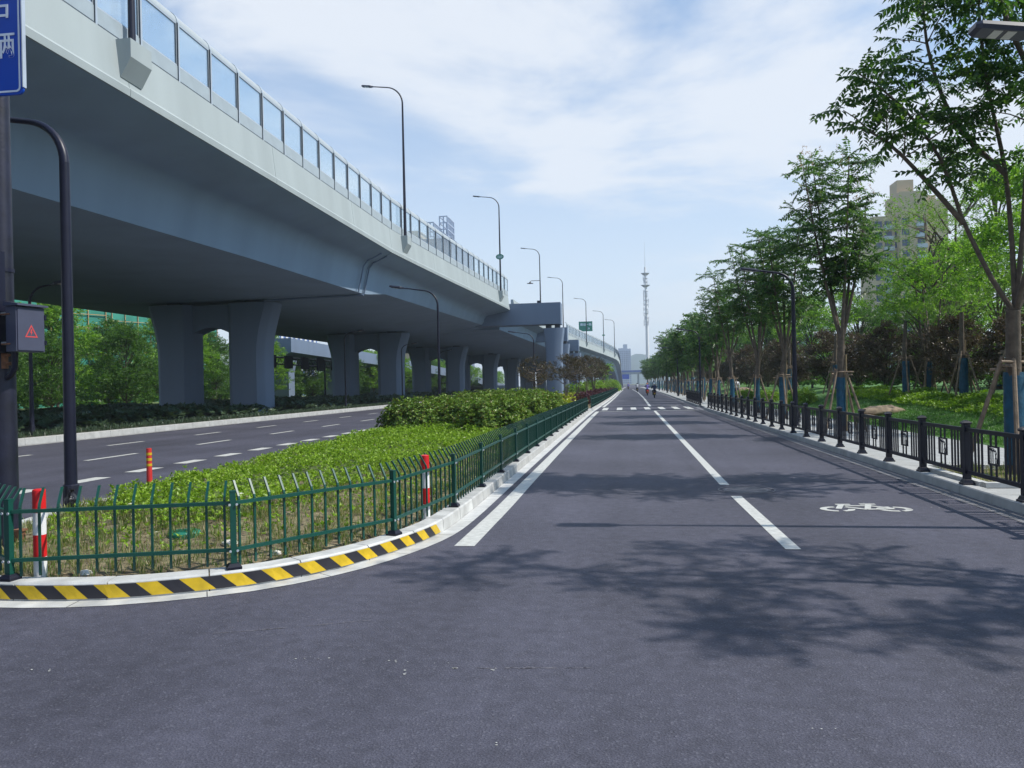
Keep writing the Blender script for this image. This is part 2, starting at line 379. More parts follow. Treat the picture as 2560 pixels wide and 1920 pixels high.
# ------------------------------------------------------------------ leaves
def quad_leaf(L, Wd, fold=0.25, droop=0.15):
    return np.array([(0,0,0),(0.45*L,Wd/2,fold*Wd),(L,0,-droop*L),(0.45*L,-Wd/2,fold*Wd)])
def rotm(rng, n, amt):
    a = rng.normal(0, amt, (n,3)); R = np.tile(np.eye(3), (n,1,1))
    for ax in range(3):
        c, s = np.cos(a[:,ax]), np.sin(a[:,ax]); Q = np.tile(np.eye(3), (n,1,1)); i, j = [(1,2),(0,2),(0,1)][ax]
        Q[:,i,i] = c; Q[:,j,j] = c; Q[:,i,j] = -s; Q[:,j,i] = s
        R = np.einsum('nab,nbc->nac', R, Q)
    return R
def compound(rng, pairs, L, ll, lw, droop=0.55):
    """a pinnate leaf along +X that bows down, leaflets hanging either side"""
    out = []
    for k in range(pairs):
        t = 0.18 + 0.82*k/(pairs-1) if pairs > 1 else 0.6
        x, z = t*L, 0.12*t*L - 0.42*L*t*t
        for sgn in (-1, 1):
            q = quad_leaf(ll*rng.uniform(0.8,1.15), lw*rng.uniform(0.85,1.2), 0.22, 0.2)
            az = sgn*rng.uniform(0.9, 1.35); el = -droop*rng.uniform(0.6, 1.5)
            c, s = math.cos(el), math.sin(el)
            q = np.stack([q[:,0]*c - q[:,2]*-s*0 + 0, q[:,1], q[:,0]*s + q[:,2]*c], 1)
            c, s = math.cos(az), math.sin(az)
            q = np.stack([q[:,0]*c - q[:,1]*s, q[:,0]*s + q[:,1]*c, q[:,2]], 1)
            out.append(q + np.array([x, 0, z]))
    q = quad_leaf(ll, lw); out.append(q*np.array([1,1,1]) + np.array([L, 0, 0.12*L-0.42*L]))
    return np.array(out)
def rosette(rng, n, L, Wd, up=0.6):
    out = []
    for k in range(n):
        az = 2*PI*k/n + rng.uniform(-0.4, 0.4); el = up*rng.uniform(0.4, 1.5)
        q = quad_leaf(L*rng.uniform(0.7,1.15), Wd*rng.uniform(0.8,1.2), 0.2, 0.1)
        c, s = math.cos(el), math.sin(el)
        q = np.stack([q[:,0]*c - q[:,2]*s, q[:,1], q[:,0]*s + q[:,2]*c], 1)
        c, s = math.cos(az), math.sin(az)
        out.append(np.stack([q[:,0]*c - q[:,1]*s, q[:,0]*s + q[:,1]*c, q[:,2]], 1))
    return np.array(out)
def sprig(rng, n, L, ll, lw):
    """a twig along +X with n simple leaves"""
    out = []
    for k in range(n):
        t = (k+0.5)/n
        q = quad_leaf(ll*rng.uniform(0.75,1.2), lw*rng.uniform(0.8,1.2), 0.2, 0.2)[None]
        q = np.einsum('nab,nkb->nka', rotm(rng, 1, 0.5), q)[0]
        az = rng.uniform(0.4, 1.4)*(1 if k % 2 else -1)
        c, s = math.cos(az), math.sin(az)
        q = np.stack([q[:,0]*c - q[:,1]*s, q[:,0]*s + q[:,1]*c, q[:,2]], 1)
        out.append(q + np.array([t*L, 0, rng.normal(0, 0.06*L)]))
    return np.array(out)
def tuft(rng, n, h, w):
    out = []
    for k in range(n):
        az = rng.uniform(0, 2*PI); lean = rng.uniform(0.1, 0.75); hh = h*rng.uniform(0.5, 1.2)
        dx, dy = math.cos(az), math.sin(az); px, py = -dy*w, dx*w
        r0 = rng.uniform(0, 0.3*h)
        b = np.array([dx*r0, dy*r0, 0]); tip = b + np.array([dx*lean*hh, dy*lean*hh, hh*math.sqrt(max(0.1, 1-lean*lean))])
        mid = b + (tip-b)*0.55 + np.array([0,0,0.12*hh])
        out.append(np.array([b, mid + (px, py, 0), tip, mid - (px, py, 0)]))
    return np.array(out)
def place(rng, T, O, D, sc=1.0, axis='x', jit=0.25):
    """copies of template list T at O, its +X (or +Z) axis along D"""
    O = np.asarray(O, float); D = np.asarray(D, float); n = len(O)
    D = D/np.maximum(np.linalg.norm(D, axis=1, keepdims=True), 1e-9)
    upv = np.tile([0,0,1.0], (n,1)) + rng.normal(0, jit, (n,3))
    if axis == 'x':
        y = np.cross(upv, D); y /= np.maximum(np.linalg.norm(y, axis=1, keepdims=True), 1e-6); z = np.cross(D, y)
        R = np.stack([D, y, z], 1)
    else:
        a = rng.normal(0, 1, (n,3)); x = a - D*np.sum(a*D, 1, keepdims=True); x /= np.linalg.norm(x, axis=1, keepdims=True)
        R = np.stack([x, np.cross(D, x), D], 1)
    s = np.broadcast_to(np.asarray(sc, float), (n,))
    pick = rng.integers(0, len(T), n); out = []
    for i, t in enumerate(T):
        k = pick == i
        if k.any():
            q = np.einsum('kvc,ncd->nkvd', t, R[k])*s[k][:,None,None,None] + O[k][:,None,None,:]
            out.append(q.reshape(-1, 4, 3))
    return np.concatenate(out)
def quads_mesh(name, Q, m):
    Q = np.asarray(Q, np.float32).reshape(-1, 4, 3); n = len(Q)
    me = bpy.data.meshes.new(name)
    me.vertices.add(4*n); me.vertices.foreach_set('co', Q.ravel())
    me.loops.add(4*n); me.loops.foreach_set('vertex_index', np.arange(4*n, dtype=np.int32))
    me.polygons.add(n); me.polygons.foreach_set('loop_start', np.arange(0, 4*n, 4, dtype=np.int32))
    me.materials.append(m); me.update(calc_edges=True)
    return me
def inpoly(X, Y, P):
    P = np.asarray(P); r = np.zeros(len(X), bool); j = len(P)-1
    for i in range(len(P)):
        a, b = P[i], P[j]
        c = ((a[1] > Y) != (b[1] > Y)) & (X < (b[0]-a[0])*(Y-a[1])/(b[1]-a[1]+1e-12) + a[0])
        r ^= c; j = i
    return r
def scatter(rng, poly, dens):
    P = np.asarray(poly); lo, hi = P.min(0), P.max(0)
    n = int(dens*np.prod(hi-lo)); X = rng.uniform(lo[0], hi[0], n); Y = rng.uniform(lo[1], hi[1], n)
    k = inpoly(X, Y, P); return X[k], Y[k]
def smooth01(t):
    t = np.clip(t, 0, 1); return t*t*(3-2*t)

# ------------------------------------------------------------------ ground, road, markings
def sheet(name, poly, z, m, parent=None):
    mb = MB(); mb.add([(x, y, z) for x, y in poly], [tuple(range(len(poly)))]); return obj(name, mb, m, parent)
def strip(name, path, s0, s1, o0, o1, z, m, parent, step=1.0):
    n = max(1, int((s1-s0)/step)); mb = MB(); vs = []; fs = []
    for i in range(n+1):
        s = lerp(s0, s1, i/n); a = path.off(s, o0); b = path.off(s, o1)
        vs += [(a[0], a[1], z), (b[0], b[1], z)]
        if i: fs.append((2*i-2, 2*i, 2*i+1, 2*i-1))
    mb.add(vs, fs); return obj(name, mb, m, parent)
ground = struct(sheet('ground', [(-2800,-2800),(2800,-2800),(2800,2800),(-2800,2800)], -0.08, M['ground']))
road = struct(sheet('road', [(-90,-14),(90,-14),(90,9),(12,9),(12,700),(-40,700),(-40,9),(-90,9)], 0.0, M['asphalt']))

NOSE = [(-9.0,240),(-8.95,120),(-8.9,60),(-8.75,28),(-8.35,18),(-7.97,14),(-7.8,11.5),(-7.72,9.6),(-7.45,8.2),(-7.0,7.1),(-6.4,6.3),(-5.85,5.88),(-5.19,5.71),(-4.28,5.79),
        (-3.55,6.11),(-3.09,6.46),(-2.69,7.0),(-2.4,7.68),(-2.18,8.55),(-2.12,9.7),(-2.12,11.8),(-2.13,14.5),(-2.14,25),(-2.1,45),
        (-1.92,60),(-1.62,90),(-1.36,135),(-0.85,200),(-0.2,260),(0.4,300)]
KL = Path(catmull(NOSE, 0.25))                      # kerb of the planted median; left of travel is ... inside is to the right while going down, so:
# travel is down the left side, round the nose and up the right side: the median lies on the LEFT of travel
INNER = +1
sN = KL.near(-4.28, 5.79)
sR = KL.near(-2.12, 9.7)
sZ = KL.near(-2.08, 49.0)

lay = 0.004
def rmark(name, poly): return sheet(name, poly, lay, M['paint'], road)
rmark('edge_line', [(-1.84,8.02),(-1.62,8.02),(-1.612,9.69),(-1.822,9.69)])
strip('edge_line', KL, KL.near(-2.12, 9.7), KL.near(-2.05, 47.2), -0.30, -0.51, lay, M['paint'], road)
strip('edge_line', KL, KL.near(-1.95, 55.5), KL.near(-0.85, 200), -0.30, -0.50, lay, M['paint'], road, 3)
CT = [(8,1.63),(12.3,1.575),(46.6,1.74),(55.5,1.75),(89,2.08),(144,2.3),(180,2.1),(230,1.9)]
def cline(y0, y1, w, n=1):
    ys = [lerp(y0, y1, i/n) for i in range(n+1)]
    a = [(tab(y, CT)-w/2, y) for y in ys]; b = [(tab(y, CT)+w/2, y) for y in reversed(ys)]
    return rmark('lane_line', a+b)
cline(8.0, 11.66, 0.15); cline(12.91, 46.9, 0.15, 4); cline(55.5, 215, 0.18, 16)
rmark('stop_line', [(-1.55,47.05),(4.35,47.05),(4.35,47.3),(-1.55,47.3)])
for x in (-1.32, -0.38, 0.53, 1.43, 2.36, 3.27, 4.08):
    rmark('zebra_stripe', [(x-0.18,49.2),(x+0.18,49.2),(x+0.18,54.0),(x-0.18,54.0)])
rmark('guide_line', [(2.6,56.5),(3.8,56.5),(3.8,56.75),(2.6,56.75)])
# bicycle symbol
mb = MB()
def ring(cx, cy, r0, r1, a0, a1, ky=0.9, n=26):
    vs = []; fs = []
    for i in range(n+1):
        a = math.radians(lerp(a0, a1, i/n))
        vs += [(cx+r0*math.cos(a), cy+r0*math.sin(a)*ky, lay), (cx+r1*math.cos(a), cy+r1*math.sin(a)*ky, lay)]
        if i: fs.append((2*i-2, 2*i-1, 2*i+1, 2*i))
    mb.add(vs, fs)
def bar(x0, y0, x1, y1, w, z=lay):
    d = Vector((x1-x0, y1-y0)).normalized(); nx, ny = -d.y*w/2, d.x*w/2
    mb.add([(x0+nx,y0+ny,z),(x0-nx,y0-ny,z),(x1-nx,y1-ny,z),(x1+nx,y1+ny,z)], [(0,1,2,3)])
ring(2.70, 10.50, 0.13, 0.215, 90, 262); ring(2.70, 10.50, 0.13, 0.215, 285, 360)
ring(3.40, 10.50, 0.13, 0.215, 0, 80); ring(3.40, 10.50, 0.13, 0.215, 95, 275); ring(3.40, 10.50, 0.13, 0.215, 290, 350)
bar(2.72,10.52,2.84,10.86,0.075); bar(2.77,10.88,2.96,10.88,0.075,lay+.001); bar(2.86,10.76,3.14,10.76,0.07,lay+.001); bar(2.84,10.66,3.06,10.46,0.07,lay+.002)
bar(3.06,10.46,3.18,10.84,0.075,lay+.003); bar(3.08,10.88,3.28,10.88,0.08,lay+.004); bar(3.06,10.46,3.40,10.50,0.075,lay+.004); bar(3.16,10.74,3.40,10.52,0.07,lay+.005)
obj('bicycle_symbol', mb, M['paint'], road)
# the wide carriageway under the viaduct
for k in range(-4, 19):
    y = 17.13+1.83*k; rmark('lane_dash', [(-10.82,y),(-10.46,y),(-10.46,y+0.92),(-10.82,y+0.92)])
for k in range(-2, 10):
    y = 18.07+5.25*k; rmark('lane_dash', [(-13.94,y),(-13.76,y),(-13.76,y+2.1),(-13.94,y+2.1)])
    y = 18.07+5.25*k; rmark('lane_dash', [(-17.14,y),(-16.96,y),(-16.96,y+1.9),(-17.14,y+1.9)])
rmark('edge_line', [(-20.52,9),(-20.38,9),(-20.38,160),(-20.52,160)])
# stray flecks of paint and chips on the asphalt
rng = np.random.default_rng(5)
mb = MB()
for x, y, a in [(1.83,11.45,0.05),(1.98,11.42,0.03),(3.9,10.62,0.04),(3.1,11.0,0.03),(-1.05,4.5,0.05),(-0.8,4.53,0.04),(-1.3,4.45,0.03),(-2.25,3.0,0.035),(-2.0,3.02,0.025),(-2.6,2.8,0.03),
                (-1.7,3.0,0.02),(-0.9,2.9,0.03),(0.4,2.75,0.02),(1.6,3.2,0.02),(2.6,4.0,0.02),(-3.6,4.3,0.03),(-0.6,3.6,0.02),(0.9,3.9,0.018)]:
    for q in range(3):
        cx, cy = x+rng.normal(0,0.04), y+rng.normal(0,0.02); r = a*rng.uniform(0.1,0.42)
        mb.add([(cx+r*math.cos(t)*rng.uniform(0.5,1.2), cy+r*0.6*math.sin(t)*rng.uniform(0.5,1.2), lay) for t in (0,1.1,2.3,3.4,4.6,5.5)], [(0,1,2,3,4,5)])
for k in range(11):
    cx, cy = rng.uniform(-2.1,-1.0), 4.62+rng.normal(0,0.014); r = rng.uniform(0.002,0.006)
    mb.add([(cx+r*math.cos(t)*1.6, cy+r*math.sin(t), lay) for t in (0,1.3,2.6,3.9,5.2)], [(0,1,2,3,4)])
stuff(obj('paint_flecks', mb, M['paint'], road))
M['scrape'] = mat('tyre_scrape', (0.155, 0.15, 0.175), 0.75, 0.35, 30, 0.3, 90)
M['seam'] = mat('tar_seam', (0.022, 0.022, 0.032), 0.5, 0.4, 20, 0.3, 90)
mb = MB()
for (x0, y0, x1, y1) in ((-2.6,5.15,-1.9,5.42),(-2.9,5.05,-2.45,5.2),(-0.9,4.55,-0.2,4.62)):
    for q in range(26):
        t = rng.random(); cx, cy = lerp(x0,x1,t)+rng.normal(0,.008), lerp(y0,y1,t)+rng.normal(0,.006); a = math.atan2(y1-y0,x1-x0)+rng.normal(0,.15); l, w_ = rng.uniform(.01,.05), rng.uniform(.0015,.004)
        ca, sa = math.cos(a), math.sin(a); mb.add([(cx+ca*l*i-sa*w_*j, cy+sa*l*i+ca*w_*j, lay*0.5) for i, j in ((-1,-1),(1,-0.6),(1,0.6),(-1,1))], [(0,1,2,3)])
stuff(obj('tyre_scrape', mb, M['scrape'], road))
# manhole
mb = MB(); mb.loft([[(1.83+0.36*math.cos(a), 12.31+0.36*math.sin(a), z) for a in [2*PI*k/32 for k in range(32)]] for z in (-0.01, 0.006)])
mh = tag(obj('manhole_cover', mb, M['manhole'], loc=(0,0,0)), 'round grey iron manhole cover set in the asphalt beside the centre line', 'manhole cover')
mb = MB()
for r in (0.30, 0.41):
    vs = []; n = 36
    for k in range(n):
        a = 2*PI*k/n; vs += [(1.83+r*math.cos(a),12.31+r*math.sin(a),0.008),(1.83+(r+0.022)*math.cos(a),12.31+(r+0.022)*math.sin(a),0.008)]
    mb.add(vs, [(2*k,2*k+1,(2*k+3)%(2*n),(2*k+2)%(2*n)) for k in range(n)])
obj('cover_rim', mb, M['coverrim'], mh)

# ------------------------------------------------------------------ kerbs
def kerb_piece(path, s0, s1, h, w, side, gap=0.006, n=1):
    mb = MB(); rings = []
    for i in range(n+1):
        s = lerp(s0+gap, s1-gap, i/n)
        a = path.off(s, 0); a2 = path.off(s, side*0.012); a3 = path.off(s, side*0.028); b = path.off(s, side*w)
        rings.append([(a[0],a[1],-0.03),(a2[0],a2[1],h-0.016),(a3[0],a3[1],h),(b[0],b[1],h),(b[0],b[1],-0.03)])
    mb.loft(rings); return mb
kerb = bpy.data.objects.new('kerb', None); COL.objects.link(kerb); struct(kerb)
KH = 0.15
s = KL.near(-9.2, 30)
while s < KL.L-6:
    p = KL.at(s); near = (p[1] < 45)
    ln = 0.8 if near else (3.0 if p[1] < 100 else 8.0)
    nose = KL.near(-8.9, 11) < s < KL.near(-2.12, 9.7)
    obj('kerb_stone', kerb_piece(KL, s, s+ln, KH, 0.21, INNER, n=3 if nose else 1), M['kerbwhite'] if nose else M['kerb'], kerb)
    s += ln
obj('kerb_stone', kerb_piece(KL, 2, KL.near(-9.2,30), KH, 0.21, INNER, n=30), M['kerb'], kerb)
# painted gutter strip at the foot
s = KL.near(-8.9, 11); e = KL.near(-2.12, 60)
while s < e:
    strip('gutter_slab', KL, s+0.004, s+0.996, -0.003, -0.19, 0.004, M['kerbwhite'] if KL.at(s)[1] < 9.5 else M['gutter'], kerb, 0.25); s += 1.0
strip('gutter_slab', KL, e, KL.near(-0.85,200), -0.003, -0.19, 0.004, M['gutter'], kerb, 3)
# yellow and black hazard plates on the nose kerb
s = KL.near(-6.9, 6.55); k = 0; e = KL.near(-2.19, 8.5)
while s < e:
    w = 0.165; sl = 0.125; vs = []
    for j, (z, sh) in enumerate([(0.018, sl), (0.128, 0.0)]):
        for t in (0, 0.5, 1):
            for o in (-0.002, -0.007):
                q = KL.off(min(s+sh+t*w, KL.L), o + (0.010 if j else 0.002)); vs.append((q[0], q[1], z))
    mb = MB(); mb.add(vs, [(1,3,9,7),(3,5,11,9),(6,7,9,8),(8,9,11,10),(0,1,7,6),(4,10,11,5),(0,2,3,1),(2,4,5,3)])
    obj('hazard_stripe', mb, M['yellow' if k % 2 else 'black'], kerb)
    s += w+0.002; k += 1
# far kerb of the wide carriageway and the bed behind it
farkerb = bpy.data.objects.new('far_kerb', None); COL.objects.link(farkerb); struct(farkerb)
FK = Path([(-20.7, 9), (-20.7, 260)])
y = 12.0
while y < 170:
    ln = 1.5 if y < 90 else 10.0
    obj('kerb_stone', kerb_piece(FK, y-9, y-9+ln, 0.24, 0.30, 1), M['kerb'], farkerb); y += ln
# kerb of the pavement
paveK = bpy.data.objects.new('pavement_kerb', None); COL.objects.link(paveK); struct(paveK)
KRP = [(4.74,3),(4.74,30),(4.74,46),(4.9,60),(5.3,90),(5.75,130),(5.8,165),(5.4,215),(5.0,270)]
KR = Path(catmull(KRP, 0.5))
s = 0.0
while s < KR.L-9:
    y = KR.at(s)[1]; ln = 0.99 if y < 60 else 6.0
    if not (47.6 < y < 51.6): obj('kerb_stone', kerb_piece(KR, s, s+ln, 0.13, 0.2, -1), M['kerb'], paveK)
    s += ln
s = 0.0
while s < KR.L-9:
    y = KR.at(s)[1]; ln = 0.99 if y < 40 else 6.0
    strip('gutter_slab', KR, s+0.005, s+ln-0.005, 0.004, 0.27, 0.004, M['darkgutter'], paveK, 2); s += ln

# ------------------------------------------------------------------ pavement
mb = MB(); rings = []
pv = []
for i in range(0, 136):
    yy = 3+i*2; a = KR.off(min(KR.s[-1], max(0, KR.near(4.74, yy))), -0.2)
    rings.append([(a[0], yy, 0.112), (8.1 + max(0, (yy-46)*0.012), yy, 0.112), (8.1 + max(0, (yy-46)*0.012), yy, -0.02), (a[0], yy, -0.02)])
mb.loft(rings)
pavement = struct(obj('pavement', mb, M['paving']))
slab = MB(); slab.box((0,0,0.003), (0.592, 0.592, 0.016)); slabm = slab.mesh('paving_slab', M['paving'])
for i in range(5):
    for j in range(26):
        x, y = 5.25+0.6*i, 8.2+0.6*j
        if 4.75 < x < 6.85 and 11.5 < y < 14.2: continue
        o = link('paving_slab', slabm, pavement, (x, y, 0.1120 + 0.0015*((i*7+j*13) % 3)))
# tree pit with granite edging near the first pavement tree
pit = struct(sheet('tree_pit_soil', [(5.05,11.75),(6.75,11.75),(6.75,13.95),(5.05,13.95)], 0.125, M['soil']))
for c, d in [((5.9,11.68,0.155),(1.84,0.12,0.07)),((5.9,14.02,0.155),(1.84,0.12,0.07)),((5.0,12.85,0.155),(0.12,2.2,0.07)),((6.8,12.85,0.155),(0.12,2.2,0.07))]:
    mb = MB(); mb.box((0,0,0), d); obj('pit_edging', mb, M['stone'] if False else M['gutter'], pit, loc=(c[0],c[1],c[2]))

# ------------------------------------------------------------------ beds and lawns
PIN = [tuple(KL.off(s, INNER*0.215)) for s in np.arange(KL.near(-9.2,200), KL.near(-0.9,195), 0.5)]
kpts = KL.p[::2]
def bed_d(X, Y):
    X = np.atleast_1d(X); Y = np.atleast_1d(Y); out = np.full(len(X), 1e9)
    near = kpts[kpts[:,1] < 90]
    for a in range(0, len(X), 4000):
        dx = X[a:a+4000,None]-near[None,:,0]; dy = Y[a:a+4000,None]-near[None,:,1]
        out[a:a+4000] = np.sqrt((dx*dx+dy*dy).min(1))
    return out
def bed_z(X, Y): return 0.115 + 0.16*smooth01((bed_d(X, Y)-0.15)/1.8)
gx = np.arange(-9.4, -1.7, 0.3); gy = np.concatenate([np.arange(5.5, 32, 0.3), np.arange(32, 90, 2.0)])
GX, GY = np.meshgrid(gx, gy); fx, fy = GX.ravel(), GY.ravel()
ins = inpoly(fx, fy, PIN) ; zz = bed_z(fx, fy) + np.random.default_rng(2).normal(0, 0.012, len(fx))
zz[~ins] = -0.25
mb = MB(); nx_ = len(gx)
mb.v = [tuple(p) for p in np.stack([fx, fy, zz], 1)]
mb.f = [(j*nx_+i, j*nx_+i+1, (j+1)*nx_+i+1, (j+1)*nx_+i) for j in range(len(gy)-1) for i in range(nx_-1)
        if ins[j*nx_+i] or ins[j*nx_+i+1] or ins[(j+1)*nx_+i+1] or ins[(j+1)*nx_+i]]
struct(obj('median_soil', mb, M['soil'], smooth=60))
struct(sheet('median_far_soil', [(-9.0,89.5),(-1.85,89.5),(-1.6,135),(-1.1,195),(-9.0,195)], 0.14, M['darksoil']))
mb = MB()
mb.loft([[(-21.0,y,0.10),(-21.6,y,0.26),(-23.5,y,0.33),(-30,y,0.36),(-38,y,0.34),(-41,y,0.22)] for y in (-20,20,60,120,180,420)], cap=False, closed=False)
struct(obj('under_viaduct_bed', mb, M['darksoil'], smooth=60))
struct(sheet('left_lawn', [(-41,-60),(-41,420),(-160,420),(-160,-60)], 0.20, M['farlawn']))
# lawn mound behind the pavement
def lawn_z(x, y):
    return 0.12 + 0.95*smooth01((x-8.1)/5.0)*(0.85+0.15*math.sin(y*0.13+1.0)) + 0.02*math.sin(x*2.1)*math.sin(y*1.3)
xs = [8.1,8.5,9,9.5,10,10.5,11,11.5,12,13,14,16,20,30,60,140]; ys = list(np.arange(6, 60, 1.0)) + list(np.arange(60, 290, 10.0))
mb = MB()
mb.v = [(x + (max(0, (y-46)*0.012) if x < 13 else 0), y, lawn_z(x, y) if x > 8.1 else 0.115) for y in ys for x in xs]
n = len(xs); mb.f = [(j*n+i, j*n+i+1, (j+1)*n+i+1, (j+1)*n+i) for j in range(len(ys)-1) for i in range(n-1)]
struct(obj('lawn', mb, M['lawn'], smooth=60))

# ------------------------------------------------------------------ green fences round the median
def fence(label, s0, s1, singles, cols):
    """posts, rails and pickets along the kerb; the first pickets are parts, the rest one joined part"""
    f = thing('green_fence', label, 'fence')
    post = MB(); post.box((0,0,0.335), (0.048,0.048,0.67)); post.box((0,0,0.678), (0.053,0.053,0.014)); postm = post.mesh('post', M['greenmetal'])
    foot = MB(); foot.loft([[(x*w,y*w,z) for x,y in ((-1,-1),(1,-1),(1,1),(-1,1))] for w,z in ((0.062,0),(0.062,0.022),(0.038,0.05))]); footm = foot.mesh('foot', M['railblack'])
    pk = MB(); w = 0.0092
    prof = [(0,0.02),(0,0.60),(0.006,0.625),(0.085,0.76)]
    pk.loft([[(-w,o-w,z),(w,o-w,z),(w,o+w,z),(-w,o+w,z)] for o,z in prof]); pkm = pk.mesh('picket', M['greenmetal'])
    bolt = MB(); bolt.tube([(0,-0.034,0),(0,-0.042,0)], 0.011, 8); boltm = bolt.mesh('bolt', M['steel'])
    many = MB(); cnt = 0; s = s0; first = True
    z0 = KH
    while s < s1:
        e = min(s+1.93, s1)
        a = KL.off(s, INNER*0.10); b = KL.off(e, INNER*0.10); d = b-a; L = np.linalg.norm(d); rz = math.atan2(d[1], d[0])
        t = KL.tan(s); pz = math.atan2(t[1], t[0])
        p = link('post', postm, f, (a[0], a[1], z0), pz); link('foot', footm, p, (0,0,0))
        if a[1] < 16:
            for z in (0.565, 0.16): link('bolt', boltm, p, (0.03, 0, z)); link('bolt', boltm, p, (-0.03, 0, z))
        for z in (0.575, 0.165):
            r = MB(); r.box((0,0,0), (L-0.052, 0.03, 0.030)); obj('rail', r, M['greenmetal'], f, loc=((a[0]+b[0])/2, (a[1]+b[1])/2, z0+z), rz=rz)
        n = 12
        for k in range(n):
            u = (k+0.5)/n; q = a + d*u + np.array([-d[1], d[0]])/L*0.030
            if cnt < singles: link('picket', pkm, f, (q[0], q[1], z0), rz)
            else:
                Mz = Matrix.Translation((q[0], q[1], z0)) @ Matrix.Rotation(rz, 4, 'Z')
                many.add([Mz @ Vector(v) for v in pk.v], pk.f)
            cnt += 1
        s = e
    if many.v: stuff(obj('far_picket', many, M['greenmetal'], f))
    return f
fence('dark green picket fence with bent-in tips curving round the planted median nose', KL.near(-5.31,5.8)-1.93, KL.near(-2.1,46.5), 300, 12)
fence('distant stretch of dark green picket fence beyond the crosswalk along the median', KL.near(-2.05,49.5), KL.near(-1.0,185), 0, 12)

# ------------------------------------------------------------------ black railing along the pavement
def railing(label, y0, n, singles=True):
    f = thing('black_railing', label, 'railing')
    post = MB(); post.box((0,0,0.44), (0.088,0.088,0.86))
    cap = MB(); cap.loft([[(x*w,y*w,z) for x,y in ((-1,-1),(1,-1),(1,1),(-1,1))] for w,z in ((0.052,0.868),(0.058,0.88),(0.058,0.892),(0.040,0.915),(0.012,0.930))])
    foot = MB(); foot.loft([[(x*w,y*w,z) for x,y in ((-1,-1),(1,-1),(1,1),(-1,1))] for w,z in ((0.082,0.0),(0.082,0.022),(0.070,0.03),(0.055,0.07),(0.050,0.075))])
    pm, cm, fm = post.mesh('post', M['railblack']), cap.mesh('post_cap', M['railblack']), foot.mesh('post_foot', M['railblack'])
    SP = 1.655
    rail = MB(); rail.box((0,0,0), (0.05, SP-0.09, 0.055)); rm = rail.mesh('rail', M['railblack'])
    bal = MB(); bal.box((0,0,0), (0.014, 0.042, 0.55)); bm = bal.mesh('baluster', M['railblack'])
    half = MB(); half.box((0,0,0), (0.014, 0.036, 0.165)); hm = half.mesh('short_bar', M['railblack'])
    fr = MB()
    for c, d in [((0,0,0.12),(0.022,0.30,0.022)),((0,0,-0.12),(0.022,0.30,0.022)),((0,-0.139,0),(0.022,0.022,0.218)),((0,0.139,0),(0.022,0.022,0.218))]: fr.box(c, d)
    frm = fr.mesh('square_frame', M['railblack'])
    em = MB()
    for yy, zt in ((0.075,0.035),(0.02,0.02)):
        em.box((0,yy,-0.04+zt/2), (0.008,0.014,0.14+zt))
        em.loft([[(-0.006,yy-w,z),(0.006,yy-w,z),(0.006,yy+w,z),(-0.006,yy+w,z)] for w,z in ((0.006,0.03+zt),(0.034,0.045+zt),(0.030,0.055+zt),(0.006,0.062+zt))])
        em.box((0,yy,0.075+zt), (0.008,0.05,0.008)) if zt < 0.03 else em.box((0,yy,0.068+zt), (0.008,0.010,0.016))
    pts = [(0.0,0.09),(-0.02,0.05),(-0.045,0.075),(-0.07,0.03),(-0.045,0.0),(-0.075,-0.05),(-0.07,-0.105),(-0.035,-0.105),(-0.03,-0.05),(-0.055,0.0),(-0.03,0.035)]
    em.tube([(0, -0.01+y_, z_) for y_, z_ in pts], 0.006, 5)
    em.tube([(0,-0.10,-0.105),(0,-0.11,0.0),(0,-0.12,0.05)], 0.005, 5)
    emm = em.mesh('lotus_emblem', M['railblack'])
    X = 4.86
    for i in range(n+1):
        y = y0 + i*SP; s = KR.near(4.74, y); x = KR.at(s)[0]+0.12
        p = link('post', pm, f, (x, y, 0.13)); link('post_cap', cm, p); link('post_foot', fm, p)
        if i == n: break
        x2 = KR.at(KR.near(4.74, y+SP))[0]+0.12; xm, ym = (x+x2)/2, y+SP/2; rz = -math.atan2(x2-x, SP)
        for z in (0.795, 0.185): link('rail', rm, f, (xm, ym, 0.13+z), rz)
        for sgn in (-1, 1):
            for k in range(4):
                link('baluster', bm, f, (xm, ym+sgn*(0.335+0.105*k), 0.13+0.49), rz)
        for sgn in (-1, 1):
            for zc_ in (0.295, 0.685): link('short_bar', hm, f, (xm, ym+sgn*0.075, 0.13+zc_), rz)
        link('square_frame', frm, f, (xm, ym, 0.13+0.49), rz); link('lotus_emblem', emm, f, (xm, ym, 0.13+0.49), rz)
    return f
railing('long black metal railing with lotus panels along the near pavement edge', 8.62, 23)
railing('short black railing stretch on the pavement past the crosswalk opening', 52.2, 8)

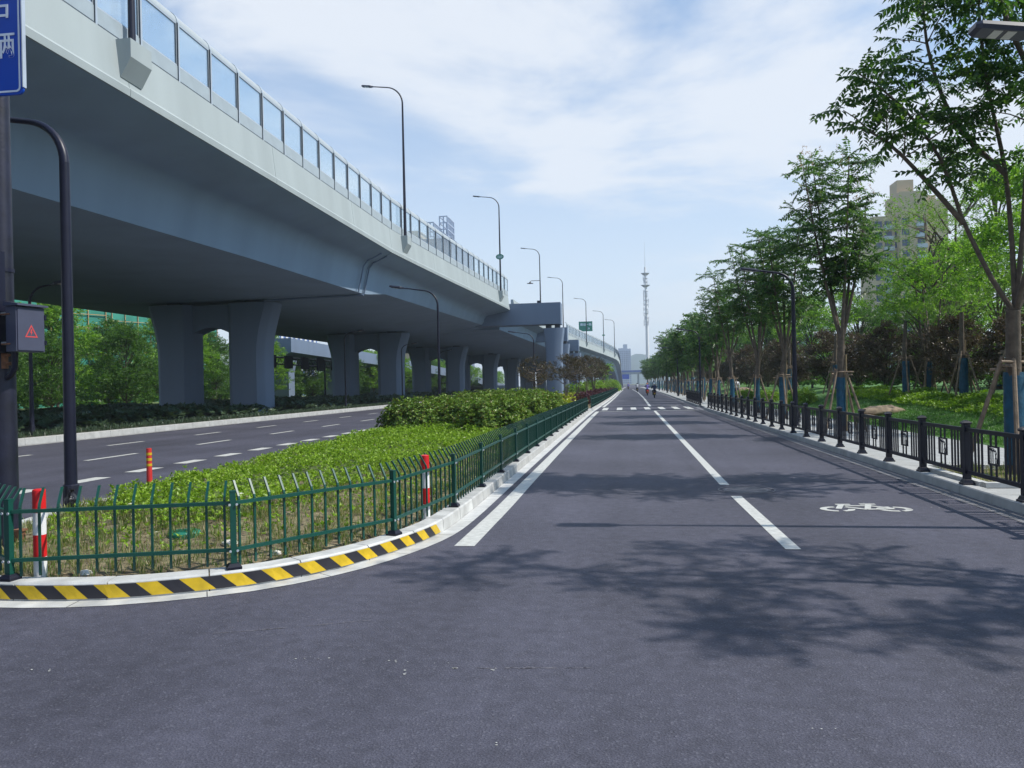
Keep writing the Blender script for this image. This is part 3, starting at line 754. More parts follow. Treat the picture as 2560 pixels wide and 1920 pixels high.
# ------------------------------------------------------------------ the viaduct
ZD = 10.14                                           # underside of the deck edge
XE = [(-60,-13.2),(10,-13.6),(20,-13.7),(32,-13.9),(47,-14.15),(60,-13.6),(70,-13.1),(80,-12.65),(90,-12.3),(120,-11.9),(330,-11.5)]
XS = [(-60,-18.2),(15,-17.4),(20,-17.2),(32,-16.5),(46.2,-16.1)]
XS2 = [(46.2,-16.1),(50,-15.85),(86.05,-15.7),(86.1,-15.4),(330,-14.4)]
ZS2 = [(46.3,7.66),(47,7.70),(50,8.05),(86.05,8.6),(86.1,8.3),(330,8.3)]
via = thing('viaduct', 'wide grey concrete viaduct on paired flared columns beside the road', 'viaduct')
def girder_ring(y, xs, xe, zs=7.66):
    xt = xs + 0.25                                   # top of the web
    pts = [(xe-0.02, ZD+0.02), (xe-0.30, ZD-0.12)]
    # underside of the cantilever, a fillet, the web
    zt = 9.64
    xt = min(xt, xe-0.35)
    for k in range(7):
        a = k/6*PI/2; r = min(0.75, (xe-0.3-xt)*0.8)
        pts.append((xt + r*(1-math.sin(a)), zt - r*(1-math.cos(a)) + 0.0))
    pts += [(xs, zs), (-22.0, 7.66), (-37.0, 7.66), (-37.6, zt), (-39.6, ZD), (-39.6, ZD+0.4), (xe-0.5, ZD+0.4), (xe-0.3, ZD+0.4)]
    return [(x, y, z) for x, z in pts]
def girder(ys, T):
    mb = MB(); mb.loft([girder_ring(y, tab(y, T), tab(y, XE), 7.66 if y < 46.25 else tab(y, ZS2)) for y in ys]); return mb
obj('girder', girder([-60,-20,0,10,15,20,26,32,40,46.2], XS), M['girder'], via, smooth=40)
obj('girder', girder([46.28,46.8,47.4,48.1,50,53,56,60,64,68,72,76,80,83,86], XS2), M['girder'], via, smooth=40)
obj('girder', girder([86.06,100,120,160,240,330], XS2), M['girder'], via, smooth=40)
for y, xs in ((46.24,-16.1),(45.2,-16.15)):                        # drip pipe and cover strip at the joint
    mb = MB(); mb.tube([(-14.45,y-0.1,ZD-0.22),(-15.35,y-0.12,9.52),(-15.62,y-0.12,9.2),(-15.98,y-0.12,7.62)], 0.05, 8)
    obj('drain_pipe', mb, M['pier'], via, smooth=60)
    if y < 46: continue
    mb = MB(); mb.tube([(-16.0,y-0.15,7.56),(-20.5,y-0.15,7.5),(-22.6,y-0.15,7.46)], 0.07, 8); obj('drain_pipe', mb, M['pier'], via, smooth=60)
def parapet_piece(f_xe, y0, y1, zf, lean=0.15):
    mb = MB(); rings = []
    n = max(1, int((y1-y0)/4))
    for i in range(n+1):
        y = lerp(y0, y1, i/n); x = f_xe(y); z = zf(y)
        rings.append([(x,y,z),(x+0.02,y,z+0.20),(x-0.03,y,z+0.27),(x-0.17,y,z+1.54),(x-0.46,y,z+1.54),(x-0.46,y,z+0.3),(x-0.46,y,z)])
    mb.loft(rings); return mb
y = -28.0
while y < 84:
    ln = 9.6 if not (46 < y+9.6 < 50) else 46.24-y
    y1 = min(y+ln, 84.6)
    obj('parapet', parapet_piece(lambda t: tab(t, XE), y+0.008, y1-0.008, lambda t: ZD), M['concrete'], via, smooth=25); y = y1
# columns in pairs with an arched tie beam
def column(side):
    mb = MB(); rings = []
    for z, fl in [(-0.1,0),(3.9,0),(4.6,0.03),(5.2,0.10),(5.8,0.22),(6.4,0.38),(6.9,0.53),(7.25,0.63),(7.5,0.66)]:
        a, b = (-1.30, 1.30); ch = 0.46; d = 1.05
        if side > 0: b += fl
        else: a -= fl
        rings.append([(a+ch,-d,z),(b-ch,-d,z),(b-0.1,-d+0.33,z),(b,-d+0.52,z),(b,d-0.52,z),(b-ch,d,z),(a+ch,d,z),(a,d-0.52,z),(a,-d+0.52,z),(a+0.1,-d+0.33,z)])
    mb.loft(rings); return mb
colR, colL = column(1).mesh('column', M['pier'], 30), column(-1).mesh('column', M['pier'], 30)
mb = MB(); vs = []; n = 12
for k in range(n+1):
    x = lerp(-1.40, 1.40, k/n); zb = 5.55 + 0.42*math.cos(x/1.40*PI/2)
    vs += [(x,-0.7,zb),(x,0.7,zb),(x,0.7,7.42),(x,-0.7,7.42)]
mb.loft([vs[4*k:4*k+4] for k in range(n+1)]); beam = mb.mesh('tie_beam', M['pier'])
mb = MB(); mb.box((0,0,0.09),(0.9,0.9,0.17)); bear = mb.mesh('bearing', M['darkframe'])
for i, y in enumerate((-13.5, 16.7+0.2, 47.9, 78.7, 109.8, 138.8, 167.5, 197, 227)):
    if i == 1: continue                              # the span over the junction has no pier here
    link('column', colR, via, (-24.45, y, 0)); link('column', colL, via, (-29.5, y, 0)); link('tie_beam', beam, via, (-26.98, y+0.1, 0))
    for x in (-24.2, -29.7): link('bearing', bear, via, (x, y, 7.5))
# outrigger bents with a flared column in the median
def bent(y, xr, ztop, zbot, xl, wcol=1.82):
    mb = MB(); mb.box(((xl+xr)/2, y+1.1, (ztop+zbot)/2), (xr-xl, 2.2, ztop-zbot)); obj('cap_beam', mb, M['pier'], via)
    mb = MB(); rings = []; h = zbot-0.42
    for z, fl in [(0,0),(h-3.0,0),(h-2.3,0.02),(h-1.6,0.06),(h-0.9,0.15),(h-0.4,0.22),(h,0.25)]:
        a, b, d, ch = -wcol/2-fl, wcol/2+fl, 0.9, 0.28
        rings.append([(a+ch,-d,z),(b-ch,-d,z),(b-0.08,-d+0.1,z),(b,-d+ch,z),(b,d-ch,z),(b-ch,d,z),(a+ch,d,z),(a,d-ch,z),(a,-d+ch,z),(a+0.08,-d+0.1,z)])
    mb.loft(rings); obj('column', mb, M['pier'], via, smooth=30, loc=(xr-0.88, y+1.1, 0))
    for dx in (-0.55, 0.45):
        mb = MB(); mb.box((xr-0.9+dx, y+1.1, zbot-0.21), (0.6, 0.8, 0.40)); obj('bearing', mb, M['darkframe'], via)
bent(84.7, -6.85, 10.82, 8.43, -16.5)
bent(118, -8.6, 10.5, 8.4, -14)
bent(150, -8.75, 10.4, 8.2, -14, 2.0)
# ------------------------------------------------------------------ the exit ramp beyond
ramp_ = thing('ramp_bridge', 'descending grey concrete exit ramp leaving the viaduct far along the road', 'ramp')
RX = [(88,-12.4),(110,-11.9),(140,-11.1),(152,-10.7),(165,-9.6),(180,-8.0),(200,-5.6),(216,-3.8),(230,-2.3),(240,-1.75),(260,-1.35),(300,-1.1),(420,-0.8)]
RZ = [(88,ZD),(150,10.05),(180,9.75),(205,9.3),(230,8.75),(260,7.7),(300,5.6),(340,3.4),(380,1.3),(420,-0.5)]
rx = lambda y: tab(y, RX); rz_ = lambda y: tab(y, RZ)
def rring(y):
    x, z = rx(y), rz_(y)
    return [(x-0.02,y,z+0.02),(x-1.5,y,z-0.45),(x-1.9,y,z-1.9),(x-7.0,y,z-1.9),(x-7.4,y,z-0.45),(x-9,y,z),(x-9,y,z+0.4),(x-0.3,y,z+0.4)]
RYS = [88,100,110,125,140,146,152,158,165,172,180,190,200,208,216,223,230,235,240,250,260,280,300,330,360,390,420]
mb = MB(); mb.loft([rring(y) for y in RYS]); obj('girder', mb, M['girder'], ramp_, smooth=30)
for a, b in ((88,110),(110,140),(140,165),(165,190),(190,215),(215,240),(240,300),(300,415)):
    obj('parapet', parapet_piece(rx, a+.01, b-.01, rz_), M['concrete'], ramp_, smooth=25)
for y in (182, 206, 229, 251, 273, 295):
    mb = MB(); z1 = rz_(y)-2.0; x0 = rx(y)-4.4
    mb.loft([[(a*f,b*f2,z) for a,b in ((-0.8,-0.7),(0.8,-0.7),(0.8,0.7),(-0.8,0.7))] for z,f,f2 in ((0,1,1),(z1*0.65,1,1),(z1*0.85,1.25,1),(z1,1.9,1))])
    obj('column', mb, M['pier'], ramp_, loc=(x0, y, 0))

# ------------------------------------------------------------------ noise barriers
def barrier(label, f_x, f_z, y0, y1, step=2.0):
    f = thing('noise_barrier', label, 'noise barrier')
    def bx(name, c, d, m): mb = MB(); mb.box(c, d); return mb.mesh(name, m)
    postm = MB(); postm.box((0,0,0.94),(0.13,0.10,1.88)); postm = postm.mesh('post', M['frame'])
    pgap = bx('shade_strip', (0.055, -0.058, 0.94), (0.05, 0.016, 1.88), M['darkframe'])  # dark strip drawn for the shadow line beside each post
    L = step-0.10
    kickm = bx('kick_panel', (0.01, 0, 0.26), (0.07, L-0.03, 0.46), M['kick'])
    gapm = bx('shadow_gap', (0.015, 0, 0.018), (0.10, L, 0.045), M['darkframe'])  # dark bar drawn for the shadow line under the panel
    fr = MB()
    for c, d in [((0,0,0.52),(0.06,L-0.03,0.04)),((0,0,1.86),(0.06,L-0.03,0.05)),((0,-(L-0.03)/2+0.02,1.19),(0.06,0.04,1.29)),((0,(L-0.03)/2-0.02,1.19),(0.06,0.04,1.29))]: fr.box(c, d)
    frm = fr.mesh('pane_frame', M['frame'])
    ed = bx('frame_edge', (0.034, (L-0.03)/2-0.06, 1.19), (0.012, 0.03, 1.29), M['darkframe'])
    et = bx('frame_edge', (0.034, 0, 1.815), (0.012, L-0.14, 0.03), M['darkframe'])
    gl = bx('glass_pane', (0.0, 0, 1.19), (0.016, L-0.11, 1.29), M['glass'])
    hd = MB(); vs = []
    for yy in (-L/2, L/2):
        for r in (0.40, 0.36):
            for k in range(7):
                a = k/6*PI*0.47; vs.append((0.03-0.40+r*math.cos(a), yy, 1.89+r*math.sin(a)))
    fs = []
    for k in range(6):
        fs += [(k,k+1,14+k+1,14+k),(7+k,21+k,21+k+1,7+k+1),(k,7+k,7+k+1,k+1),(14+k,14+k+1,21+k+1,21+k)]
    hd.add(vs, fs); hdm = hd.mesh('hood', M['hood'], 40)
    rib = MB(); vs = []
    for yy in (-0.05, 0.05):
        for r in (0.43, 0.35):
            for k in range(7):
                a = k/6*PI*0.47; vs.append((0.03-0.40+r*math.cos(a), yy, 1.88+r*math.sin(a)))
    rib.add(vs, fs); ribm = rib.mesh('hood_rib', M['frame'])
    y = y0
    while y < y1:
        y2 = y+step; xa, xb = f_x(y)-0.24, f_x(y2)-0.24; za, zb = f_z(y)+1.54, f_z(y2)+1.54
        dz = math.atan2(zb-za, step); rot = Matrix.Rotation(math.atan2(-(xb-xa), step), 4, 'Z') @ Matrix.Rotation(dz, 4, 'X')
        mid = Matrix.Translation(((xa+xb)/2, (y+y2)/2, (za+zb)/2)) @ rot
        p = link('post', postm, f, (xa, y, za)); link('hood_rib', ribm, p); link('shade_strip', pgap, p)
        for nm, me in (('shadow_gap', gapm), ('kick_panel', kickm), ('pane_frame', frm), ('glass_pane', gl), ('hood', hdm)):
            o = link(nm, me, f); o.matrix_local = mid
            if nm == 'pane_frame' and y < 100: link('frame_edge', ed, o); link('frame_edge', et, o)
        y = y2
    return f
barrier('long glass noise barrier with curved white hood along the viaduct edge', lambda y: tab(y, XE), lambda y: ZD, 4.85, 84)
barrier('distant glass noise barrier along the descending exit ramp', rx, rz_, 150, 300, 2.0)

# ------------------------------------------------------------------ street lamps
def lamp(label, loc, h, reach, r0=0.075, r1=0.045, arc=0.75, head=0.62, group=None, base=True, rz=0.0, name='street_lamp', rise=0.16):
    """post with a curved neck reaching towards -X of the lamp"""
    t = thing(name, label, 'street lamp', loc, rz, group)
    zt = h-arc-rise*(reach-arc)*0.9
    mb = MB(); mb.tube([(0,0,0),(0,0,zt*0.5),(0,0,zt)], [r0, (r0+r1)/2, r1*1.05], 14); obj('pole', mb, M['darkmetal'], t, smooth=40)
    pts = []; A = PI/2-math.atan(rise)
    for k in range(11):
        a = k/10*A; pts.append((-arc*(1-math.cos(a)), 0, zt+arc*math.sin(a)))
    x0, _, z0 = pts[-1]; ln = reach-head-abs(x0); pts.append((x0-ln, 0, z0+ln*rise))
    mb = MB(); mb.tube(pts, [lerp(r1*1.04, r1*0.62, k/11) for k in range(12)], 12); obj('curved_arm', mb, M['darkmetal'], t, smooth=50)
    x1, _, z1 = pts[-1]
    sl = math.atan(rise)
    mb = MB()
    prof = [(0.06,0.035,0.03),(0,0.045,0.04),(-0.05,0.06,0.045),(-0.12,0.125,0.052),(-head+0.06,0.13,0.048),(-head,0.10,0.03)]
    mb.loft([[(x,-w*0.92,-hh),(x,w*0.92,-hh),(x,w,0),(x,w*0.8,hh),(x,-w*0.8,hh),(x,-w,0)] for x,w,hh in prof])
    ho = obj('lamp_head', mb, M['lampgrey'], t, loc=(x1,0,z1)); ho.rotation_euler = (0, sl, 0)
    for xx in (-0.40, -0.27):
        mb = MB(); mb.box((xx*head/0.62,0,-0.053),(0.085*head/0.62,0.19,0.006)); obj('led_panel', mb, M['led'], ho)
    if base:
        mb = MB(); mb.loft([[(w*math.cos(2*PI*k/14),w*math.sin(2*PI*k/14),z) for k in range(14)] for w,z in ((r0*1.9,0),(r0*1.9,0.02),(r0*1.25,0.03),(r0*1.2,0.35),(r0*1.02,0.36))])
        obj('base_collar', mb, M['scuffed'], t)
    return t
lamp('slim navy street lamp rising from the planted median behind the signal pole', (-7.55,9.55,0.12), 5.60, 2.1, 0.084, 0.062, 0.62)
lamp('slim navy street lamp rising behind the photinia hedge in front of the columns', (-8.2,33.5,0.12), 6.15, 2.2, 0.075, 0.045, 0.7)
lamp('far navy street lamp standing beside the bronze-leaved trees under the cap beam', (-7.6,65.0,0.12), 6.2, 2.2, 0.075, 0.045, 0.7)
lamp('black street lamp whose head hangs in front of the tall tree crown', (5.5,9.2,0.12), 5.42, 1.6, 0.08, 0.055, 0.6, head=0.68)
lamp('black curved street lamp standing behind the railing on the lawn side', (5.8,27.6,0.12), 5.45, 1.75, 0.085, 0.06, 0.62)
lamp('thin black street lamp among the tree trunks beside the crosswalk opening', (5.5,58.0,0.12), 5.5, 1.7, 0.085, 0.055, 0.62)
for k, (x, y) in enumerate(((5.9,88),(6.3,118),(6.5,150))):
    lamp('dark lamp pole among the street trees, '+ORD[k]+' past the short railing', (x,y,0.12), 5.5, 1.7, 0.085, 0.055, 0.62, group='lamps along the far pavement')
lamp('thin dark lamp post in the shaded bed left of the first columns', (-21.7,25.5,0.28), 5.6, -0.0+1.6, 0.08, 0.05, 0.6, rz=PI)
for k, (y, h) in enumerate(((57.5,6.0),(73.0,5.8),(88.5,5.8))):
    lamp('dark lamp post standing in the deep shade '+('before','beside','behind')[k]+' the second pair of columns', (-21.6,y,0.28), h, 1.6, 0.075, 0.05, 0.6, rz=PI)
# lamps on the viaduct with their concrete brackets
def bracket(x, y, z, parent):
    mb = MB()
    prof = [(-0.26,1.48),(0.30,1.48),(0.30,0.96),(-0.02,0.42),(-0.12,0.42)]
    mb.loft([[(x+px, y+s_*0.48, z+pz) for px, pz in prof] for s_ in (-1, 1)])
    obj('lamp_bracket', mb, M['concrete'], parent)
vl = [(20.1,'tall navy lamp pole on the viaduct edge above the blue sign'),(48.9,'tall dark lamp on the viaduct rising beside the rooftop frame'),
      (79.5,'viaduct lamp carrying a small round green plate on its pole'),(111,'viaduct lamp carrying a camera arm and a box above the cap beam'),
      (142,'viaduct lamp rising behind the camera lamp')]
for k, (y, lb) in enumerate(vl):
    if k < 3:
        x = tab(y, XE); bracket(x, y, ZD, via); L_ = lamp(lb, (x+0.02, y, ZD+1.48), 10.1, 2.75, 0.105, 0.055, 1.15, head=0.75, base=False, group='lamps along the viaduct edge', rise=0.13)
    else:
        x = rx(y); bracket(x, y, rz_(y), ramp_); L_ = lamp(lb, (x+0.02, y, rz_(y)+1.48), 10.1, 2.75, 0.105, 0.06, 1.15, head=0.75, base=False, group='lamps along the viaduct edge', rise=0.13)
    if k == 2:
        mb = MB(); mb.loft([[(0.42*math.cos(a), yy, 3.6+0.28*math.sin(a)) for a in [2*PI*q/24 for q in range(24)]] for yy in (-0.14, -0.12)]); obj('round_plate', mb, M['signgreen'], L_)
        mb = MB()
        for zz, w in ((3.68,0.5),(3.58,0.6),(3.48,0.4)): mb.box((0,-0.145,zz),(w,0.006,0.035))
        obj('plate_lettering', mb, M['signwhite'], L_)
    if k == 3:
        mb = MB(); mb.tube([(0,0,5.3),(-1.3,0,5.3),(-1.45,0,5.15)], 0.04, 8); obj('camera_arm', mb, M['darkmetal'], L_)
        mb = MB(); mb.tube([(-1.45,0,5.15),(-1.45,0,5.0),(-1.45,0,4.85)], [0.10,0.20,0.06], 10); mb.box((-1.45,0,4.93),(0.9,0.12,0.10)); obj('camera', mb, M['darkmetal'], L_)
        mb = MB(); mb.box((-0.22,0,2.0),(0.55,0.35,0.75)); obj('equipment_box', mb, M['darkmetal'], L_)
for k, (y, lb) in enumerate(((176,'ramp lamp standing before the green direction sign'),(203,'ramp lamp with a small plate between the green sign and the ramp end'),(226,'last lamp at the far end of the exit ramp barrier'))):
    x = rx(y); bracket(x, y, rz_(y), ramp_)
    L_ = lamp(lb, (x+0.02, y, rz_(y)+1.48), 10.1, 2.75, 0.11, 0.07, 1.15, head=0.75, base=False, group='lamps along the viaduct edge', rise=0.13)
    if k == 1:
        mb = MB(); mb.tube([(-0.35,-0.13,3.6),(0.35,-0.13,3.6)], 0.16, 8); obj('round_plate', mb, M['signgreen'], L_)

# ------------------------------------------------------------------ signal pole, signs, control box
def text_obj(name, body, size, m, loc, rot, parent=None, ext=0.002, bold=0.0):
    cu_ = bpy.data.curves.new(name, 'FONT'); cu_.body = body; cu_.size = size; cu_.align_x = 'CENTER'; cu_.align_y = 'CENTER'
    cu_.extrude = ext; cu_.offset = bold; cu_.materials.append(m)
    t_ = bpy.data.objects.new('lettering', cu_); COL.objects.link(t_)
    me = bpy.data.meshes.new_from_object(t_.evaluated_get(bpy.context.evaluated_depsgraph_get()))
    bpy.data.objects.remove(t_); bpy.data.curves.remove(cu_)
    if not me.materials: me.materials.append(m)
    o = link(name, me, parent, loc); o.rotation_euler = rot; return o
sp = thing('traffic_signal', 'thick navy signal pole with black signal housing at the median nose', 'traffic signal', (-6.62, 7.39, 0.12))
mb = MB(); mb.tube([(0,0,0),(0,0,3.2),(0.01,0,7.0)], [0.125,0.112,0.095], 20); obj('pole', mb, M['scuffed'], sp, smooth=40)
mb = MB(); mb.loft([[(w*math.cos(2*PI*k/20),w*math.sin(2*PI*k/20),z) for k in range(20)] for w,z in ((0.122,2.92),(0.122,2.96))]); obj('clamp_band', mb, M['darkmetal'], sp)
mb = MB(); mb.box((0.16,-0.02,0.09),(0.10,0.08,0.10)); mb.box((0.17,-0.02,0.15),(0.12,0.1,0.02)); obj('anchor_block', mb, M['rust'], sp)
for zc_ in (2.0,):
    mb = MB(); mb.box((0.11,-0.1,1.96),(0.05,0.04,0.16)); mb.tube([(0.10,-0.1,1.93),(0.20,-0.12,1.93)], 0.018, 8); mb.tube([(0.09,-0.1,2.02),(0.19,-0.12,2.02)], 0.014, 8); mb.tube([(0.02,-0.14,1.90),(0.02,-0.18,1.90)], 0.035, 10)
    obj('rusty_clamp', mb, M['rust'], sp)
mb = MB(); mb.box((0.0,-0.22,2.58),(0.34,0.16,1.06)); hs = obj('signal_housing', mb, M['darkmetal'], sp)
for zc_ in (2.93, 2.58, 2.23):
    mb = MB(); n = 16; vs = []
    for yy, r in ((-0.30,0.135),(-0.44,0.150)):
        for k in range(n+1):
            a = lerp(-0.55, PI+0.55, k/n); vs.append((0.0+r*math.cos(a), yy, zc_+r*math.sin(a)))
    mb.add(vs, [(k,k+1,n+2+k,n+1+k) for k in range(n)]); obj('visor', mb, M['darkmetal'], hs, smooth=60)
    mb = MB(); mb.tube([(0.0,-0.30,zc_),(0.0,-0.315,zc_)], 0.125, 20); obj('lens', mb, M['black'], hs)
    for dz_ in (0.14, -0.14):
        mb = MB(); mb.tube([(0.155,-0.30,zc_+dz_),(0.155,-0.31,zc_+dz_)], 0.009, 6); obj('bolt', mb, M['steel'], hs)
rs = thing('road_sign', 'blue road sign with white characters high on the signal pole', 'road sign', (-6.83, 7.18, 4.86), 0.03)
SW, SH = 1.36, 1.9
def rrect(w, h, r, cx, cz, n=6):
    out = []
    for (sx, sz, a0) in ((1,1,0),(-1,1,90),(-1,-1,180),(1,-1,270)):
        for k in range(n+1):
            a = math.radians(a0+90*k/n); out.append((cx+sx*(w/2-r)+r*math.cos(a), cz+sz*(h/2-r)+r*math.sin(a)))
    return out
mb = MB(); rr = rrect(SW, SH, 0.06, 0, SH/2); mb.loft([[(x, yy, z) for x, z in rr] for yy in (0.0, 0.025)]); obj('sign_panel', mb, M['blue'], rs)
mb = MB(); o_, i_ = rrect(SW-0.05, SH-0.05, 0.05, 0, SH/2), rrect(SW-0.09, SH-0.09, 0.035, 0, SH/2); n = len(o_)
mb.add([(x,-0.004,z) for x,z in o_]+[(x,-0.004,z) for x,z in i_], [(k,(k+1)%n,n+(k+1)%n,n+k) for k in range(n)]); obj('white_border', mb, M['signwhite'], rs)
mb = MB(); mb.box((SW/2+0.004,0.012,SH/2+0.02),(0.012,0.05,SH-0.10)); obj('edge_rail', mb, M['steel'], rs)
text_obj('sign_lettering', '右', 0.30, M['signwhite'], (0.42,-0.006,0.92), (PI/2,0,0), rs, bold=0.002)
text_obj('sign_lettering', '辆', 0.30, M['signwhite'], (0.46,-0.006,0.50), (PI/2,0,0), rs, bold=0.002)
text_obj('sign_lettering', '转', 0.30, M['signwhite'], (0.10,-0.006,0.92), (PI/2,0,0), rs, bold=0.002)
text_obj('sign_lettering', '车', 0.30, M['signwhite'], (0.12,-0.006,0.50), (PI/2,0,0), rs, bold=0.002)
mb = MB()
for zz in (0.5, 1.4): mb.box((0.0,0.06,zz),(SW-0.2,0.06,0.05))
obj('mounting_rail', mb, M['steel'], rs)
wb = thing('white_board', 'white board edge clamped to the signal pole under the blue sign', 'sign', (-6.93, 7.24, 3.98))
mb = MB(); mb.box((0,0,0.42),(0.62,0.02,0.86)); obj('panel', mb, M['white'], wb)
mb = MB(); mb.box((0,0.05,0.42),(0.3,0.08,0.05)); obj('bracket', mb, M['steel'], wb)
cb = thing('control_box', 'grey metal control box with red warning triangle strapped to the signal pole', 'control box', (-6.30, 7.30, 2.17), math.radians(80))
mb = MB(); mb.box((0,-0.04,0.235),(0.33,0.14,0.47)); obj('body', mb, M['cabinet'], cb)
mb = MB(); mb.loft([[(-0.18,-0.155,0.475),(0.18,-0.155,0.475),(0.18,0.05,0.475),(-0.18,0.05,0.475)],[(-0.18,-0.155,0.495),(0.18,-0.155,0.495),(0.18,0.05,0.525),(-0.18,0.05,0.525)]]); obj('roof', mb, M['cabinet'], cb)
mb = MB(); mb.box((0,-0.116,0.235),(0.305,0.012,0.445)); dr = obj('door', mb, M['cabinet'], cb)
for zz in (0.10, 0.37): mb = MB(); mb.box((0.165,-0.112,zz),(0.02,0.035,0.05)); obj('hinge', mb, M['darkmetal'], cb)
mb = MB(); T_ = [(-0.075,0.15),(0.075,0.15),(0,0.285)]; c_ = (0, 0.195)
I_ = [(c_[0]+(x-c_[0])*0.72, c_[1]+(z-c_[1])*0.72) for x,z in T_]
mb.add([(x,-0.1235,z) for x,z in T_]+[(x,-0.1235,z) for x,z in I_], [(k,(k+1)%3,3+(k+1)%3,3+k) for k in range(3)])
mb.add([(x,-0.1235,z) for x,z in [(-0.006,0.235),(0.012,0.235),(0.004,0.205),(0.014,0.205),(-0.008,0.165),(-0.002,0.195),(-0.014,0.195)]], [(0,6,5,1),(1,5,2),(2,5,4,3)])
obj('warning_triangle', mb, M['warnred'], dr)
for zz in (0.09, 0.40):
    mb = MB(); mb.box((-0.13,0.10,zz),(0.03,0.10,0.030)); obj('strap', mb, M['steel'], cb)
    mb = MB(); mb.tube([(-0.172,-0.03,zz-0.01),(-0.172,0.09,zz-0.01)], 0.008, 6); obj('threaded_rod', mb, M['rust'], cb)
mb = MB(); mb.tube([(-0.05,0.05,0.0),(-0.05,0.06,-0.16),(-0.04,0.12,-0.24),(-0.02,0.20,-0.27)], 0.030, 8); obj('cable_conduit', mb, M['darkmetal'], cb, smooth=60)

# ------------------------------------------------------------------ bollards, delineator, lid, bag
def bollard(label, loc, h=0.75):
    t = thing('bollard', label, 'bollard', loc, group='red and white posts behind the green fence')
    def seg(z0, z1, m, nm, r=0.052):
        mb = MB(); mb.loft([[(r*math.cos(2*PI*k/24), r*math.sin(2*PI*k/24), z) for k in range(24)] for z in (z0, z1)]); obj(nm, mb, m, t, smooth=40)
    q = h/4.3
    seg(-0.1, q*1.0, M['white'], 'white_band'); seg(q*1.0, q*2.1, M['red'], 'red_band', 0.0524); seg(q*2.1, q*3.2, M['white'], 'white_band'); seg(q*3.2, h, M['red'], 'red_band', 0.0524)
    mb = MB(); mb.loft([[(r*math.cos(2*PI*k/24), r*math.sin(2*PI*k/24), z) for k in range(24)] for r, z in ((0.0526,h-0.01),(0.050,h+0.006),(0.03,h+0.012))]); obj('cap', mb, M['red'], t, smooth=50)
    return t
bollard('red and white post behind the green fence near the signal pole', (-5.07,6.02,0.13))
bollard('red and white post behind the fence where the hazard stripes end', (-2.40,8.98,0.13))
dl = thing('delineator_post', 'slim red flexible post with yellow bands at the edge of the shrubs', 'delineator', (-8.65,12.95,0.0))
def dseg(z0, z1, m, nm, r0, r1=None):
    mb = MB(); mb.loft([[(r*math.cos(2*PI*k/18), r*math.sin(2*PI*k/18), z) for k in range(18)] for r, z in ((r0,z0),(r1 or r0,z1))]); return obj(nm, mb, m, dl, smooth=40)
dseg(0,0.03,M['rubber'],'base',0.11); dseg(0.03,0.70,M['rubred'],'post',0.050,0.046)
for z in (0.62, 0.52, 0.42): dseg(z-0.045, z, M['yellow'], 'yellow_band', 0.0505, 0.0500)
ld = thing('utility_lid', 'green plastic utility lid lying in the grass behind the fence', 'utility cover', (-4.5,7.30,0.25))
mb = MB(); mb.loft([[(w*0.16*math.cos(2*PI*k/20), w*0.16*math.sin(2*PI*k/20), z) for k in range(20)] for w,z in ((0.92,-0.06),(1,0.0),(1,0.02),(0.93,0.035))]); obj('lid', mb, M['lid'], ld)
mb = MB()
for a in range(3): mb.box((0,-0.06+0.06*a,0.038),(0.20,0.014,0.008))
obj('ridge', mb, M['lid'], ld)
rng = np.random.default_rng(8)
mb = MB(); rings = []
for z, r in ((0,0.06),(0.06,0.10),(0.14,0.095),(0.20,0.05),(0.23,0.02),(0.27,0.045)):
    rings.append([(r*rng.uniform(0.7,1.3)*math.cos(2*PI*k/12), r*rng.uniform(0.7,1.3)*math.sin(2*PI*k/12), z) for k in range(12)])
mb.loft(rings); bgo = obj('plastic_bag', mb, M['bag'], None, smooth=30, loc=(-7.44,9.42,0.16)); tag(bgo, 'black plastic bag tied at the foot of the median lamp pole', 'bag')

# ------------------------------------------------------------------ low planting (nobody could count it)
rng = np.random.default_rng(11)
AZP = [(-7.35,11.0),(-6.9,9.4),(-6.1,8.4),(-5.4,7.7),(-4.75,7.35),(-4.2,7.7),(-4.0,8.7),(-3.85,10.5),(-3.75,12.5),(-3.55,15),(-3.3,18),(-3.0,22),(-2.7,27),(-2.6,34),(-8.4,34),(-8.2,26),(-7.85,18),(-7.5,13.5)]
def azz(X, Y):
    b = bed_z(X, Y)
    return b + 0.10 + 0.10*smooth01(0.5+0.9*np.sin(X*1.7+0.6*np.sin(Y*1.1))*np.sin(Y*1.3+0.7)) + 0.06*np.sin(X*5.3)*np.sin(Y*4.1)
X, Y = scatter(rng, AZP, 210)
keep = rng.random(len(X)) < np.clip(1.25 - (Y-9)/34, 0.35, 1); X, Y = X[keep], Y[keep]
Z = azz(X, Y); n = len(X)
top = rng.random(n) < 0.72
Zr = np.where(top, Z + rng.normal(0, 0.035, n), Z - rng.uniform(0.05, 0.25, n))
T = [rosette(rng, 7, 0.054, 0.019, 0.75) for _ in range(5)]
D = np.stack([rng.normal(0, 0.35, n), rng.normal(0, 0.35, n), np.ones(n)], 1)
Q = place(rng, T, np.stack([X, Y, Zr], 1), D, rng.uniform(0.75, 1.35, n)*(1+np.clip((Y-14)/30, 0, 0.6)), 'z')
